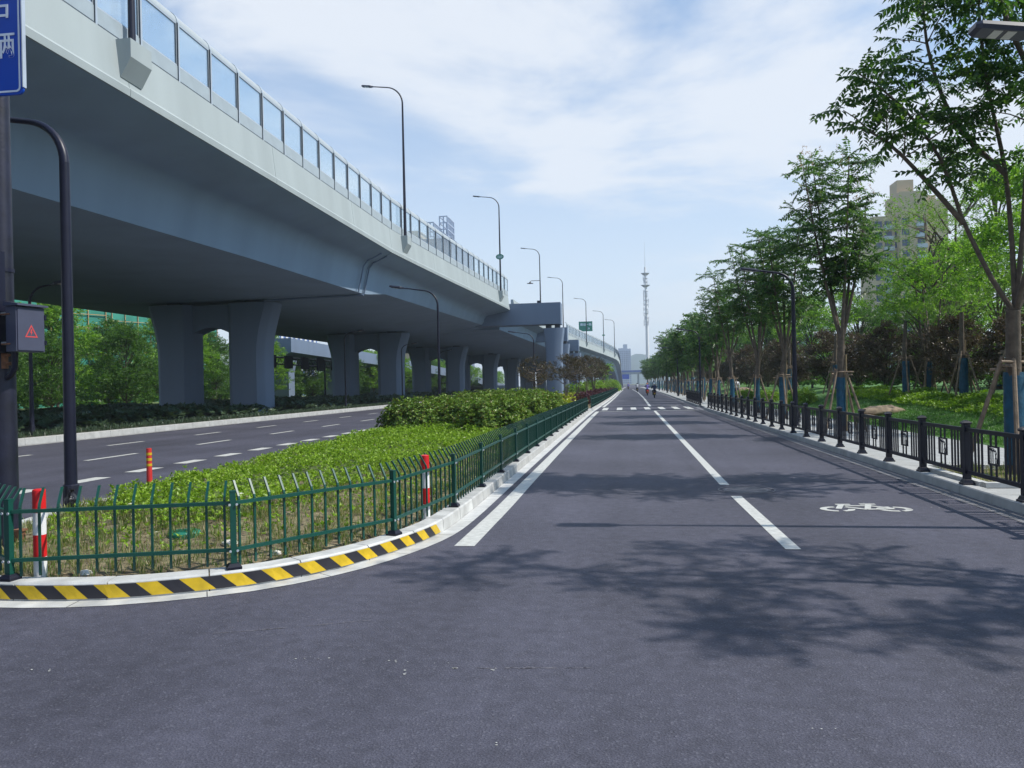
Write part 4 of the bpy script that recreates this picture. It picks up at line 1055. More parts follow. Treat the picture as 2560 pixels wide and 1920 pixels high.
# ragged outliers on the bare soil
AZ2 = [(-7.3,9.3),(-6.3,7.4),(-5.5,6.7),(-4.3,6.55),(-3.3,7.1),(-2.75,8.3),(-2.6,10),(-2.6,30),(-3.8,30),(-4.3,12),(-5,8),(-7,10)]
X, Y = scatter(rng, AZ2, 42); n = len(X); Z = bed_z(X, Y) + rng.uniform(0.02, 0.16, n)
Q2 = place(rng, T, np.stack([X, Y, Z], 1), np.stack([rng.normal(0, 0.5, n), rng.normal(0, 0.5, n), np.ones(n)], 1), rng.uniform(0.7, 1.2, n), 'z')
az = stuff(link('azalea_groundcover', quads_mesh('azalea_groundcover', np.concatenate([Q, Q2]), M['azalea'])))
# dark twiggy mass under the leaves so the soil does not show through
gx = np.arange(-9.0, -2.5, 0.22); gy = np.arange(7.2, 34, 0.3); GX, GY = np.meshgrid(gx, gy); fx, fy = GX.ravel(), GY.ravel()
ins = inpoly(fx, fy, AZP); PA = np.array(AZP); PB = np.roll(PA, -1, 0); ed_ = np.full(len(fx), 9.0)
for a, b in zip(PA, PB):
    ab = b-a; tt = np.clip(((fx-a[0])*ab[0]+(fy-a[1])*ab[1])/(ab@ab), 0, 1); ed_ = np.minimum(ed_, np.hypot(fx-a[0]-tt*ab[0], fy-a[1]-tt*ab[1]))
zz = np.where(ins, bed_z(fx, fy)-0.03 + (azz(fx, fy)-0.09-bed_z(fx, fy))*smooth01((ed_-0.15)/0.7), -0.2); mb = MB(); w_ = len(gx)
mb.v = [tuple(p) for p in np.stack([fx, fy, zz], 1)]
mb.f = [(j*w_+i, j*w_+i+1, (j+1)*w_+i+1, (j+1)*w_+i) for j in range(len(gy)-1) for i in range(w_-1) if ins[j*w_+i] and ins[j*w_+i+1] and ins[(j+1)*w_+i+1] and ins[(j+1)*w_+i]]
M['undergrowth'] = mat('undergrowth', (0.075, 0.105, 0.025), 0.95, 0.5, 12, 0.9, 40)
stuff(obj('azalea_undergrowth', mb, M['undergrowth'], smooth=80))
# grass and dry weeds on the nose and along the kerb
gp = [tuple(KL.off(s, INNER*0.24)) for s in np.arange(KL.near(-8.9,11), KL.near(-2.1,34), 0.3)] + [(-2.9,34),(-3.2,26),(-3.8,16),(-4.2,10.5),(-4.6,8.2),(-5.8,8.4),(-7.2,10.6)]
X, Y = scatter(rng, gp, 260); n = len(X)
cl = 0.5+0.5*np.sin(X*4.1+1.3*np.sin(Y*3.3))*np.sin(Y*3.7+X); k = rng.random(n) < 0.25+0.75*cl; X, Y = X[k], Y[k]; n = len(X)
T = [tuft(rng, 9, 0.11, 0.0035) for _ in range(6)]
Q = place(rng, T, np.stack([X, Y, bed_z(X, Y)-0.005], 1), np.tile([0,0,1.0], (n,1)), rng.uniform(0.45, 1.25, n), 'z')
# a fringe of taller grass along the left kerb and out of the azaleas
e1 = np.array([KL.off(s, INNER*rng.uniform(0.25, 0.7)) for s in rng.uniform(KL.near(-9.2,30), KL.near(-8.5,9), 900)])
Q1 = place(rng, T, np.stack([e1[:,0], e1[:,1], bed_z(e1[:,0], e1[:,1])+0.02], 1), np.tile([0,0,1.0], (900,1)), rng.uniform(0.7, 1.6, 900), 'z')
X, Y = scatter(rng, AZP, 1.6); n = len(X)
Q3 = place(rng, T, np.stack([X, Y, azz(X, Y)-0.05], 1), np.tile([0,0,1.0], (n,1)), rng.uniform(0.7, 1.3, n), 'z')
stuff(link('weed_grass', quads_mesh('weed_grass', np.concatenate([Q, Q1, Q3]), M['grass'])))
# dead leaves, chips and a few white blossoms on the bed
X, Y = scatter(rng, gp, 60); n = len(X)
T = [quad_leaf(0.05, 0.022, 0.3, 0.1)[None] for _ in range(3)]
Q = place(rng, T, np.stack([X, Y, bed_z(X, Y)+0.012], 1), rng.normal(0, 1, (n,3))*[1,1,0.15], rng.uniform(0.5, 1.3, n))
M['deadleaf'] = leafmat('dead_leaf', [(0.16,0.10,0.05),(0.28,0.19,0.10),(0.40,0.31,0.20)], 0.1)
stuff(link('fallen_leaves', quads_mesh('fallen_leaves', Q, M['deadleaf'])))
X, Y = scatter(rng, AZP, 0.55); k = (rng.random(len(X)) < 0.6); X, Y = X[k], Y[k]
X = np.concatenate([X, rng.uniform(-7.45,-7.0,8), rng.uniform(-5.2,-3.2,7)]); Y = np.concatenate([Y, rng.uniform(9.6,12,8), rng.uniform(6.5,9,7)]); n = len(X)
T = [rosette(rng, 5, 0.035, 0.026, 0.5) for _ in range(3)]
Q = place(rng, T, np.stack([X, Y, azz(X, Y)+0.03], 1), np.tile([0,0,1.0], (n,1)), rng.uniform(0.7, 1.4, n), 'z')
stuff(link('white_blossoms', quads_mesh('white_blossoms', Q, M['flower'])))
# pebbles
for k, (x, y, r) in enumerate([(-4.72,6.12,0.05),(-3.35,6.95,0.05),(-3.9,7.1,0.06),(-6.35,6.85,0.05),(-3.0,8.2,0.045)]):
    mb = MB(); pr = np.random.default_rng(k)
    mb.loft([[(q*r*1.3*math.cos(2*PI*i/10)*pr.uniform(0.8,1.2), q*r*math.sin(2*PI*i/10)*pr.uniform(0.8,1.2), z*r) for i in range(10)] for q,z in ((0.7,-0.3),(1,0.1),(0.85,0.5),(0.45,0.75))])
    o = obj('pebble', mb, M['straw'], smooth=50, loc=(x, y, float(bed_z(x, y)[0])))
    tag(o, ['pale stone lying beside the front red and white post','small pale stone in the dry grass under the first azaleas','pale stone near the green utility lid','pale stone in the grass beside the signal pole foot','small stone beside the fence at the kerb bend'][k], 'stone', 'stones in the median bed')
# bed under the viaduct: broad dark leaves and rough grass at its edge
X, Y = scatter(rng, [(-22.0,12),(-22.0,140),(-25.5,140),(-37,120),(-37,12)], 9.0); n = len(X)
k = (rng.random(n) < np.clip(1.4-(Y-20)/80, 0.25, 1)) & ~((np.abs(X+27) < 4.2) & (np.abs(((Y-47.9)+15.2) % 30.4-15.2) < 1.2)); X, Y = X[k], Y[k]; n = len(X)
T = [rosette(rng, 8, 0.30, 0.14, 0.35) for _ in range(4)]
hgt = 0.20+0.22*smooth01((-21.9-X)/0.9) + 0.14*smooth01(np.sin(X*0.9)*np.sin(Y*0.45+1)*2) + rng.uniform(-0.16, 0.05, n)
Q = place(rng, T, np.stack([X, Y, 0.27+hgt], 1), np.stack([rng.normal(0.2, 0.45, n), rng.normal(-0.15, 0.45, n), np.ones(n)], 1), rng.uniform(0.7, 1.3, n)*(1+np.clip((Y-40)/100, 0, 0.5)), 'z')
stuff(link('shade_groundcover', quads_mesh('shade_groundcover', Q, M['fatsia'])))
X, Y = scatter(rng, [(-21.05,12),(-21.05,110),(-22.2,110),(-22.2,12)], 60); n = len(X)
T = [tuft(rng, 6, 0.22, 0.008) for _ in range(5)]
Q = place(rng, T, np.stack([X, Y, np.full(n, 0.20)], 1), np.tile([0,0,1.0], (n,1)), rng.uniform(0.6, 1.4, n), 'z')
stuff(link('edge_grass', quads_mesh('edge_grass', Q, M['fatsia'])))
# lawn blades on the mound, thinning with distance
X, Y = scatter(rng, [(8.15,16),(13,16),(13,46),(8.15,46)], 420); n = len(X)
k = rng.random(n) < np.clip(1.3-(Y-16)/26, 0.12, 1); X, Y = X[k], Y[k]; n = len(X)
T = [tuft(rng, 4, 0.06, 0.004) for _ in range(5)]
Z = np.array([lawn_z(x, y) for x, y in zip(X, Y)])
Q = place(rng, T, np.stack([X, Y, Z], 1), np.tile([0,0,1.0], (n,1)), rng.uniform(0.7, 1.5, n), 'z')
stuff(link('lawn_grass', quads_mesh('lawn_grass', Q, M['lawnblade'])))
# tree pit grass
X, Y = scatter(rng, [(5.1,11.8),(6.7,11.8),(6.7,13.9),(5.1,13.9)], 90); n = len(X)
T = [tuft(rng, 7, 0.14, 0.0035) for _ in range(4)]
Q = place(rng, T, np.stack([X, Y, np.full(n, 0.125)], 1), np.tile([0,0,1.0], (n,1)), rng.uniform(0.5, 1.2, n), 'z')
stuff(link('pit_grass', quads_mesh('pit_grass', Q, M['grass'])))

# ------------------------------------------------------------------ shrubs
def shrub_mesh(name, seed, rx_, ry_, h, nt, T, m, sc=1.0, base=0.0, shell=0.55, tilt=0.5):
    r = np.random.default_rng(seed)
    a = r.uniform(0, 2*PI, nt); v = r.uniform(0.0, 1, nt)**0.8; el = np.arcsin(np.clip(v, 0, 1))
    rad = shell + (1-shell)*r.random(nt)**0.6
    bump = 1 + 0.13*np.sin(3*a+seed)*np.cos(2*el+seed) + 0.09*np.sin(7*a-seed) + 0.07*np.sin(11*a+5*el)
    X = rx_*np.cos(el)**0.7*np.cos(a)*rad*bump; Y = ry_*np.cos(el)**0.7*np.sin(a)*rad*bump; Z = base + h*np.sin(el)*rad*bump
    D = np.stack([np.cos(a)*np.cos(el), np.sin(a)*np.cos(el), np.sin(el)+tilt], 1) + r.normal(0, 0.35, (nt,3))
    return quads_mesh(name, place(r, T, np.stack([X, Y, Z], 1), D, sc*r.uniform(0.75, 1.3, nt), 'z'), m)
def stem_mesh(seed, n, h, spread, m, r0=0.02):
    r = random.Random(seed); mb = MB()
    for k in range(n):
        a = r.uniform(0, 2*PI); b = r.uniform(0.3, 1)*spread
        mb.tube([(0.08*math.cos(a),0.08*math.sin(a),-0.05),(b*0.45*math.cos(a),b*0.45*math.sin(a),h*0.55),(b*math.cos(a),b*math.sin(a),h)], [r0, r0*0.7, r0*0.35], 5)
    return mb.mesh('stem', m)
r0 = np.random.default_rng(21)
PT = [rosette(r0, 9, 0.105, 0.042, 0.8) for _ in range(6)]
pm_ = [shrub_mesh('foliage', 30+k, 1.15, 1.25, 1.16, 2100, PT, M['photinia'], 1.0, 0.05) for k in range(3)]
ps_ = [stem_mesh(40+k, 9, 0.8, 0.8, M['darkbark']) for k in range(2)]
def shrub(name, label, cat, loc, rz, sc, meshes, group):
    t = thing(name, label, cat, loc, rz, group); t.scale = sc
    for nm, me in meshes: link(nm, me, t)
    return t
PH = [(-7.05,25.2,1.0),(-5.5,25.2,.93),(-3.95,22.9,1.0),(-6.8,27.6,1.0),(-4.9,27.4,1.02),(-3.7,26.0,1.02),(-7.0,31.0,1.05),(-5.2,30.4,1.05),(-3.7,29.6,1.05),
      (-7.0,35.0,1.1),(-5.2,34.0,1.1),(-3.9,33.4,1.08),(-6.9,39.0,1.12),(-5.0,38.4,1.12),(-4.0,37.5,1.05),(-6.6,43.4,1.12),(-4.9,42.6,1.06)]
PL = ['glossy green photinia at the road-side front end of the hedge','photinia bush second from the road-side front of the hedge','rounded dark photinia bush bulging forward beside the fence',
      'photinia bush behind the road-side front bush','photinia bush in the middle behind the front row','photinia bush close behind the bulging one at the fence']
for k, (x, y, q) in enumerate(PH):
    lb = PL[k] if k < 6 else 'photinia bush in the '+ORD[k//3]+' row of the hedge, '+('carriageway side','middle','fence side')[k % 3]
    shrub('photinia_bush', lb, 'bush', (x, y, 0.18), k*1.3, (q*0.97, q*0.97, q*0.90), [('foliage', pm_[k % 3]), ('stem', ps_[k % 2])], 'photinia bushes of the hedge')
# lime and yellow groundcover, burgundy low hedge, ball shrubs further up the median
YT = [rosette(r0, 6, 0.12, 0.055, 0.6) for _ in range(4)]
def mass(name, poly, dens, h, m, seed, sc=1.0, zf=None, T=None):
    r = np.random.default_rng(seed); X, Y = scatter(r, poly, dens); n = len(X)
    Z = (zf(X, Y) if zf else 0.2) + h*(0.55+0.45*np.sin(X*2.3+seed)*np.sin(Y*1.1)) * r.uniform(0.25, 1.0, n)**0.6
    return stuff(link(name, quads_mesh(name, place(r, T or YT, np.stack([X, Y, Z], 1), np.stack([r.normal(0, .5, n), r.normal(0, .5, n), np.ones(n)], 1), sc*r.uniform(0.8, 1.3, n), 'z'), m)))
mass('yellow_groundcover', [(-2.6,34),(-4.2,45),(-6.5,47),(-6.5,75),(-3.4,75),(-2.5,55)], 26, 0.75, M['yellowleaf'], 3, 1.3)
mass('lime_groundcover', [(-2.5,31),(-3.4,31),(-3.4,50),(-2.5,50)], 60, 0.40, M['limeleaf'], 4, 1.0)
mass('purple_hedge', [(-2.5,45),(-3.9,46),(-3.6,70),(-3.1,100),(-2.6,140),(-1.9,140),(-2.1,70)], 45, 0.95, M['purple'], 5, 1.35)
bs = shrub_mesh('foliage', 61, 1.3, 1.3, 1.35, 900, YT, M['limeleaf'], 1.3)
for k, (x, y, q) in enumerate(((-5.0,84,1.2),(-4.4,99,1.3),(-4.2,112,1.5),(-3.0,150,1.6),(-3.0,165,1.7))):
    shrub('ball_shrub', 'clipped round light green shrub, '+ORD[k]+' one past the purple hedge start', 'shrub', (x, y, 0.15), k, (q,q,q), [('foliage', bs)], 'clipped ball shrubs in the median')

# ------------------------------------------------------------------ trees
class Tree:
    def __init__(s, seed): s.r = np.random.default_rng(seed); s.w = MB(); s.O = []; s.D = []; s.S = []; s.tips = []
    def limb(s, P, r0, r1, n=7):
        P = catmull(P, 0.35 if len(P) > 2 else 0.6); k = len(P)
        s.w.tube([tuple(p) for p in P], [lerp(r0, r1, i/(k-1)) for i in range(k)], n, cap=False); return P
    def whorl(s, p, d, n, spread=1.0, sc=1.0, lift=0.15):
        r = s.r; a0 = r.uniform(0, 2*PI)
        for k in range(n):
            a = a0 + 2*PI*k/n + r.uniform(-0.3, 0.3)
            v = np.array([math.cos(a), math.sin(a), lift+r.normal(0, 0.42)])*spread + 0.6*np.array(d)
            s.O.append(p); s.D.append(v); s.S.append(sc*r.uniform(0.7, 1.15))
def leaf_T(seed, detail):
    r = np.random.default_rng(seed)
    if detail == 2: return [compound(r, 7, 0.46, 0.125, 0.056) for _ in range(5)]
    if detail == 1: return [compound(r, 5, 0.45, 0.15, 0.07) for _ in range(4)]
    return [compound(r, 4, 0.50, 0.22, 0.11) for _ in range(3)]
def golden(seed, H, fork, detail=1, limbs=None, r_tr=0.105, lr=0.58, nl=None, spread=1.15, start=0.38, dens=1.0):
    """goldenrain street tree: bare stem, a few steep limbs, tiers of drooping pinnate leaves"""
    t = Tree(seed); r = t.r
    lean = r.normal(0, 0.07, 2)
    t.limb([(0,0,-0.1),(0,0,0.9),(lean[0]*0.3,lean[1]*0.3,1.65),(lean[0]*1.5,lean[1]*1.5,fork)], r_tr*1.12, r_tr*0.92, 10)
    base = np.array([lean[0]*1.5, lean[1]*1.5, fork-0.12])
    specs = limbs
    if specs is None:
        nl = nl or int(r.integers(4, 6)); a0 = r.uniform(0, 2*PI); specs = []
        for k in range(nl):
            a = a0 + 2*PI*k/nl + r.uniform(-0.3, 0.3); R = spread*r.uniform(0.65, 1.25); h = H*r.uniform(0.80, 1.0)
            d = np.array([math.cos(a), math.sin(a)])
            specs.append([tuple(base), (base[0]+d[0]*R*0.42, base[1]+d[1]*R*0.42, lerp(fork, h, 0.33)), (base[0]+d[0]*R*0.75, base[1]+d[1]*R*0.75, lerp(fork, h, 0.68)), (base[0]+d[0]*R, base[1]+d[1]*R, h)])
    for sp_ in specs:
        P = t.limb([base]+list(sp_[1:]) if limbs is None else sp_, r_tr*lr, 0.012, 7)
        L = np.linalg.norm(np.diff(P, axis=0), axis=1).sum(); n = max(4, int(L*1.9*dens))
        for k in range(n):
            u = start + (1-start)*(k+r.uniform(0, 1))/n; i = min(len(P)-2, int(u*(len(P)-1))); p = P[i]
            ax = P[i+1]-P[i]; ax /= np.linalg.norm(ax)
            a = r.uniform(0, 2*PI); tl = r.uniform(0.30, 0.95)*(1.15-0.5*u)
            v = np.array([math.cos(a), math.sin(a), r.uniform(0.05, 1.0)]); v -= ax*v.dot(ax)*0.5; v /= np.linalg.norm(v)
            q = p + v*tl
            t.w.tube([tuple(p), tuple(p+v*tl*0.55+np.array([0,0,0.03])), tuple(q)], [0.014, 0.010, 0.006], 4, cap=False)
            t.whorl(q, v*0.5, int(r.integers(6, 9)))
            if tl > 0.6: t.whorl(p+v*tl*0.55, v*0.4, 4)
        t.whorl(P[-1], np.array([0,0,0.6]), 7); t.tips.append(P[-1]); t.tips.append(P[-2])
    golden.tips = t.tips
    T = leaf_T(seed, detail)
    Q = place(r, T, np.array(t.O), np.array(t.D), np.array(t.S), 'x', 0.2)
    return t.w, Q
def supports(label, loc, rz, first=[None], r=0.75, h=1.75):
    if first[0] is None:
        s_ = thing('tree_support', label, 'tree support', loc, rz, 'wooden pole frames propping the street trees')
        for k in range(4):
            a = PI/4+k*PI/2+(0.15 if k % 2 else -0.1); c, d = math.cos(a), math.sin(a)
            mb = MB(); mb.tube([(c*r,d*r,-0.05),(c*r*0.62,d*r*0.62,h*0.5),(c*0.15,d*0.15,h+0.12)], [0.038,0.036,0.03], 7); obj('prop_pole', mb, M['stake'], s_, smooth=50)
        for k in range(3):
            a = k*2*PI/3+0.4; c, d = math.cos(a), math.sin(a)
            mb = MB(); mb.tube([(c*0.12-d*0.36,d*0.12+c*0.36,h-0.08+0.05*k),(c*0.12+d*0.36,d*0.12-c*0.36,h-0.06+0.05*k)], 0.026, 6); obj('cross_bar', mb, M['stake'], s_, smooth=50)
        mb = MB(); mb.tube([(0.13,-0.1,-0.05),(0.14,-0.11,2.3)], 0.024, 7); obj('bamboo_pole', mb, M['bamboo'], s_, smooth=50)
        first[0] = s_; return s_
    return dup(first[0], loc, rz, label)
def wrap_mesh(r=0.125, z0=0.15, z1=1.62):
    mb = MB(); n = 14; rings = []; q = random.Random(4)
    for i in range(26):
        z = lerp(z0, z1, i/25); rr = r*(1.08-0.1*i/25)*(1+q.uniform(-0.035, 0.035))
        rings.append([(rr*math.cos(2*PI*k/n), rr*math.sin(2*PI*k/n), z) for k in range(n)])
    mb.loft(rings); return mb.mesh('trunk_wrap', M['wrap'], 50)
wrapm = wrap_mesh()
def tree(name, label, cat, loc, rz, trunk, crown, sc=1.0, group=None, wrap=True, cz=1.0, wr=1.0):
    t = thing(name, label, cat, loc, rz, group); t.scale = (sc, sc, sc*cz)
    link('trunk', trunk, t); link('crown', crown, t)
    if wrap: link('trunk_wrap', wrapm, t).scale = (wr, wr, 1)
    return t
SG = 'young street trees along the pavement'
# the first tree, its limbs as seen
b0 = (0.05,0.0,2.55)
L0 = [[b0,(-0.30,-0.05,3.1),(-0.75,-0.1,4.1),(-1.10,-0.25,5.0),(-1.75,-0.45,5.85),(-2.4,-0.65,6.3)],
      [(-0.72,-0.1,4.0),(-1.35,-0.2,4.75),(-1.95,-0.4,5.3),(-2.35,-0.5,5.5)],
      [b0,(0.05,0.05,3.6),(0.0,0.12,4.9),(-0.22,0.15,6.3),(-0.30,0.2,7.6),(-0.35,0.2,9.2)],
      [b0,(0.16,-0.05,3.8),(0.22,-0.15,5.2),(0.35,-0.2,6.6),(0.42,-0.2,8.8)],
      [b0,(0.45,0.1,3.3),(0.95,0.2,4.3),(1.5,0.3,5.6),(1.9,0.4,7.0)],
      [b0,(0.1,-0.35,3.3),(0.3,-0.8,4.3),(0.5,-1.2,5.5),(0.55,-1.5,7.2)],
      [(0.0,0.1,4.8),(-0.6,0.45,5.8),(-0.95,0.6,7.2),(-1.0,0.6,8.8)],
      [(0.30,-0.2,6.2),(-0.35,-0.75,7.0),(-0.8,-1.0,8.4)]]
w, Q = golden(101, 9, 2.6, 2, L0, 0.110, 0.42, start=0.48, dens=1.6)
tree('street_tree', 'large street tree with one long limb leaning over the road and blue-wrapped trunk', 'street tree', (6.12,13.25,0.12), 0, w.mesh('trunk', M['bark'], 60), quads_mesh('crown', Q, M['street']), 1.0, SG, wr=1.14)
supports('thick wooden pole frame round the large leaning street tree at the pit', (6.12,13.25,0.12), 0.5)
V2 = []
for sd, H_, fk in ((111,8.4,2.75),(112,7.4,2.5),(113,8.0,2.4),(114,7.7,2.9),(115,8.2,2.2)):
    w, Q = golden(sd, H_, fk, 2, spread=1.05, start=0.36, dens=2.1); V2.append((w.mesh('trunk', M['bark'], 60), quads_mesh('crown', Q, M['street'])))
    if sd == 111:
        rs_ = np.random.default_rng(77); tp = np.repeat(np.array(golden.tips), 5, 0) + rs_.normal(0, 0.16, (len(golden.tips)*5, 3)) + [0,0,0.16]
        seedm = quads_mesh('seed_head', place(rs_, [sprig(rs_, 9, 0.22, 0.05, 0.03) for _ in range(3)], tp, rs_.normal(0, 0.5, tp.shape)+[0,0,0.9], 1.0, 'x'), M['seedred'])
w, Q = golden(116, 8.2, 2.6, 2, spread=1.9, start=0.45, dens=0.95); V2.append((w.mesh('trunk', M['bark'], 60), quads_mesh('crown', Q, M['street'])))
V1 = []
for sd, H_, fk in ((121,6.8,2.4),(122,6.2,2.3),(123,7.2,2.5),(124,6.5,2.4),(125,7.0,2.2),(126,6.0,2.6)):
    w, Q = golden(sd, H_, fk, 0, spread=1.35, start=0.2, dens=1.9); V1.append((w.mesh('trunk', M['bark'], 60), quads_mesh('crown', Q, M['street'])))
# trees beside the camera, out of the frame, whose crowns throw the shade on the road
for k, (x, y, v, sc) in enumerate(((6.6,6.4,5,0.98),(6.4,-0.5,1,0.9))):
    tree('street_tree', 'street tree beside the junction, '+ORD[k]+' of those before the large leaning tree', 'street tree', (x,y,0.12), k*1.7, *V2[v], sc, SG)
TR = [(6.45,24.4,0),(6.4,32.8,1),(6.4,39.0,2),(6.5,48.5,3),(6.5,55.5,4)]
for k, (x, y, v) in enumerate(TR):
    lb = ['tall multi-stemmed street tree with reddish tips behind the curved street lamp','street tree with spreading upright stems next past the curved lamp','slender street tree with forked stem two along from the curved lamp',
          'street tree with V-shaped stems standing just before the walking person','street tree standing at the crosswalk opening of the railing'][k]
    tree('street_tree', lb, 'street tree', (x,y,0.12), 0.6+k*2.1, *V2[v], [1.0,1.06,1.08,1.06,1.05][k], SG)
    if k == 0: link('seed_head', seedm, [o for o in COL.objects if o.get('label') == lb][0])
    supports('wooden pole frame propping the '+ORD[k]+' tree past the large leaning one', (x,y,0.12), k*0.9)
k = 0; y = 62.5
far = []
while y < 245:
    x = tab(y, [(60,6.7),(90,7.1),(130,7.6),(165,7.6),(215,7.2),(270,6.8)])
    lb = 'street tree in the far row, '+ORD[k]+' one past the crosswalk opening'
    tree('street_tree', lb, 'street tree', (x, y, 0.12), k*1.37, *V1[k*5 % 6], 1.13+0.13*math.sin(k*2.7), SG)
    if y < 150: supports('wooden pole frame under the '+ORD[k]+' far street tree past the crosswalk', (x,y,0.12), k*0.7)
    y += 6.4 if y < 150 else 9; k += 1
# generic broad-leaved trees: clusters on a branching frame
def broad(seed, H, R, z0, T, sc, ncl, ntw, m, trunkr=0.14, multi=1, mt=None, flat=0.8):
    r = np.random.default_rng(seed); w = MB(); O = []; D = []
    for j in range(multi):
        a = r.uniform(0, 2*PI); b = 0.0 if multi == 1 else r.uniform(0.15, 0.45)*R
        w.tube([(0.04*j,0.03*j,-0.1),(b*0.5*math.cos(a),b*0.5*math.sin(a),z0*0.8),(b*math.cos(a),b*math.sin(a),lerp(z0,H,0.55))], [trunkr/multi**0.4, trunkr*0.75/multi**0.4, trunkr*0.35/multi**0.4], 7, cap=False)
    for c in range(ncl):
        a = r.uniform(0, 2*PI); v = r.uniform(0, 1); z = lerp(z0, H, v)
        prof = math.sin(PI*min(1, max(0.03, (v*0.82+0.16))))**0.75
        rad = R*prof*math.sqrt(r.uniform(0.15, 1)); p = np.array([rad*math.cos(a), rad*math.sin(a), z])
        w.tube([(p[0]*0.12,p[1]*0.12,max(z0*0.7,z-0.45*(H-z0)*0.5)),(p[0]*0.6,p[1]*0.6,z-0.25),tuple(p)], [0.045,0.028,0.010], 4, cap=False)
        cr = R*r.uniform(0.22, 0.40)
        d = r.normal(0, 1, (ntw,3)); d /= np.linalg.norm(d, axis=1, keepdims=True); d[:,2] = np.abs(d[:,2])*1.0 - 0.25
        q = p + d*cr*np.array([1,1,flat])*r.uniform(0.45, 1.0, (ntw,1))
        O.append(q); D.append(d + np.array([p[0], p[1], 0])/max(R,1e-3)*0.4 + np.array([0,0,0.15]))
    Q = place(r, T, np.concatenate(O), np.concatenate(D), sc*r.uniform(0.7, 1.3, ncl*ntw), 'x', 0.5)
    return w.mesh('trunk', mt or M['darkbark'], 60), quads_mesh('crown', Q, m)
rt_ = np.random.default_rng(70)
ST = [sprig(rt_, 9, 0.42, 0.15, 0.065) for _ in range(5)]          # ordinary twigs
SF = [sprig(rt_, 10, 0.34, 0.085, 0.03) for _ in range(5)]         # fine-leaved twigs
SB = [sprig(rt_, 9, 0.50, 0.22, 0.11) for _ in range(4)]           # big leaves, far trees
BR = [broad(201, 9.5, 3.4, 2.0, SB, 1.0, 60, 26, M['bright']), broad(202, 10.5, 3.2, 1.6, SB, 1.0, 64, 26, M['bright']), broad(203, 8.5, 3.0, 1.2, SB, 1.0, 54, 26, M['midgreen']), broad(204, 6.5, 2.3, 1.0, SB, 0.9, 44, 24, M['midgreen'])]
BG = [broad(211, 3.9, 1.7, 0.7, ST, 0.9, 44, 30, M['burgundy'], 0.07, 3), broad(212, 4.4, 1.8, 0.9, ST, 0.9, 48, 30, M['burgundy'], 0.07, 3)]
FN = [broad(221, 8.8, 2.9, 3.1, SF, 1.15, 34, 28, M['lightfine'], 0.12, 3, M['bark'], 0.5), broad(222, 8.0, 2.6, 2.8, SF, 1.15, 32, 28, M['lightfine'], 0.11, 3, M['bark'], 0.5)]
DN = [broad(231, 8.2, 2.7, 1.0, ST, 1.15, 64, 34, M['bright'], 0.12), broad(232, 7.0, 2.4, 1.0, ST, 1.1, 56, 34, M['midgreen'], 0.12)]
# right side: fine-leaved trees, dense ones, the burgundy belt
for k, (x, y, v, sc, lb) in enumerate([(16.0,40.0,0,1.3,'fine-leaved pale green tree in front of the apartment tower'),(19.0,42.5,1,1.35,'fine-leaved tree leaning beside the apartment tower right edge'),(16.5,26.0,1,1.2,'fine-leaved tree rising behind the large leaning street tree'),(13.6,37,0,0.95,'fine-leaved tree behind the burgundy belt at the boulder')]):
    t = tree('fine_leaved_tree', lb, 'tree', (x, y, lawn_z(x, y)-0.02), k*1.9, *FN[v], sc, 'fine-leaved trees on the lawn')
    supports('wooden pole frame propping the '+ORD[k]+' fine-leaved lawn tree', (x, y, lawn_z(x, y)), 0.3+k)
for k, (x, y, v, sc) in enumerate([(23,20,0,1.3),(24,27,0,1.35),(25,34,1,1.3),(24,44,1,1.2),(22.0,53,0,1.1),(21,58,0,1.0),(19,66,1,1.0),(18,78,0,1.05),(16,90,1,1.1),(19,104,0,1.1),(17,120,1,1.2),(20,140,0,1.3),(18,160,1,1.3),(17,185,0,1.3),(15,210,1,1.3)]):
    tree('park_tree', 'dense green park tree behind the pavement, '+ORD[k]+' one along the lawn', 'tree', (x, y, lawn_z(x, y)-0.05), k*2.3, *DN[v], sc, 'dense trees behind the lawn', wrap=False)
k = 0
for x, y, v, sc in [(12.2,17.0,0,0.85),(13.6,20.0,1,0.85),(14.6,23.5,0,0.9),(14.4,27.5,1,0.85),(14.8,31.5,0,0.9),(14.2,35.5,1,0.85),(14.4,39.5,0,0.9),(14.0,44,1,0.9),(14.0,49,0,0.95),(13.4,54,1,0.95),(12.2,59,0,1.0),(12.6,65.5,1,1.0),(12.6,73,0,1.0),(12.6,82,1,1.1),(12.6,92,0,1.1),(12.8,104,1,1.2),(13,118,0,1.2),(13,134,1,1.3)]:
    tree('burgundy_tree', 'burgundy-leaved small tree in the dark belt behind the lawn, '+ORD[k]+' one along', 'tree', (x, y, lawn_z(x, y)-0.05), k*1.1, *BG[v], sc*0.86, 'burgundy belt behind the lawn', wrap=False); k += 1
mass('belt_undergrowth', [(16.5,12),(20.5,12),(20.5,140),(16.5,140)], 12, 1.8, M['midgreen'], 17, 2.2, lambda X, Y: np.full(len(X), 0.95))
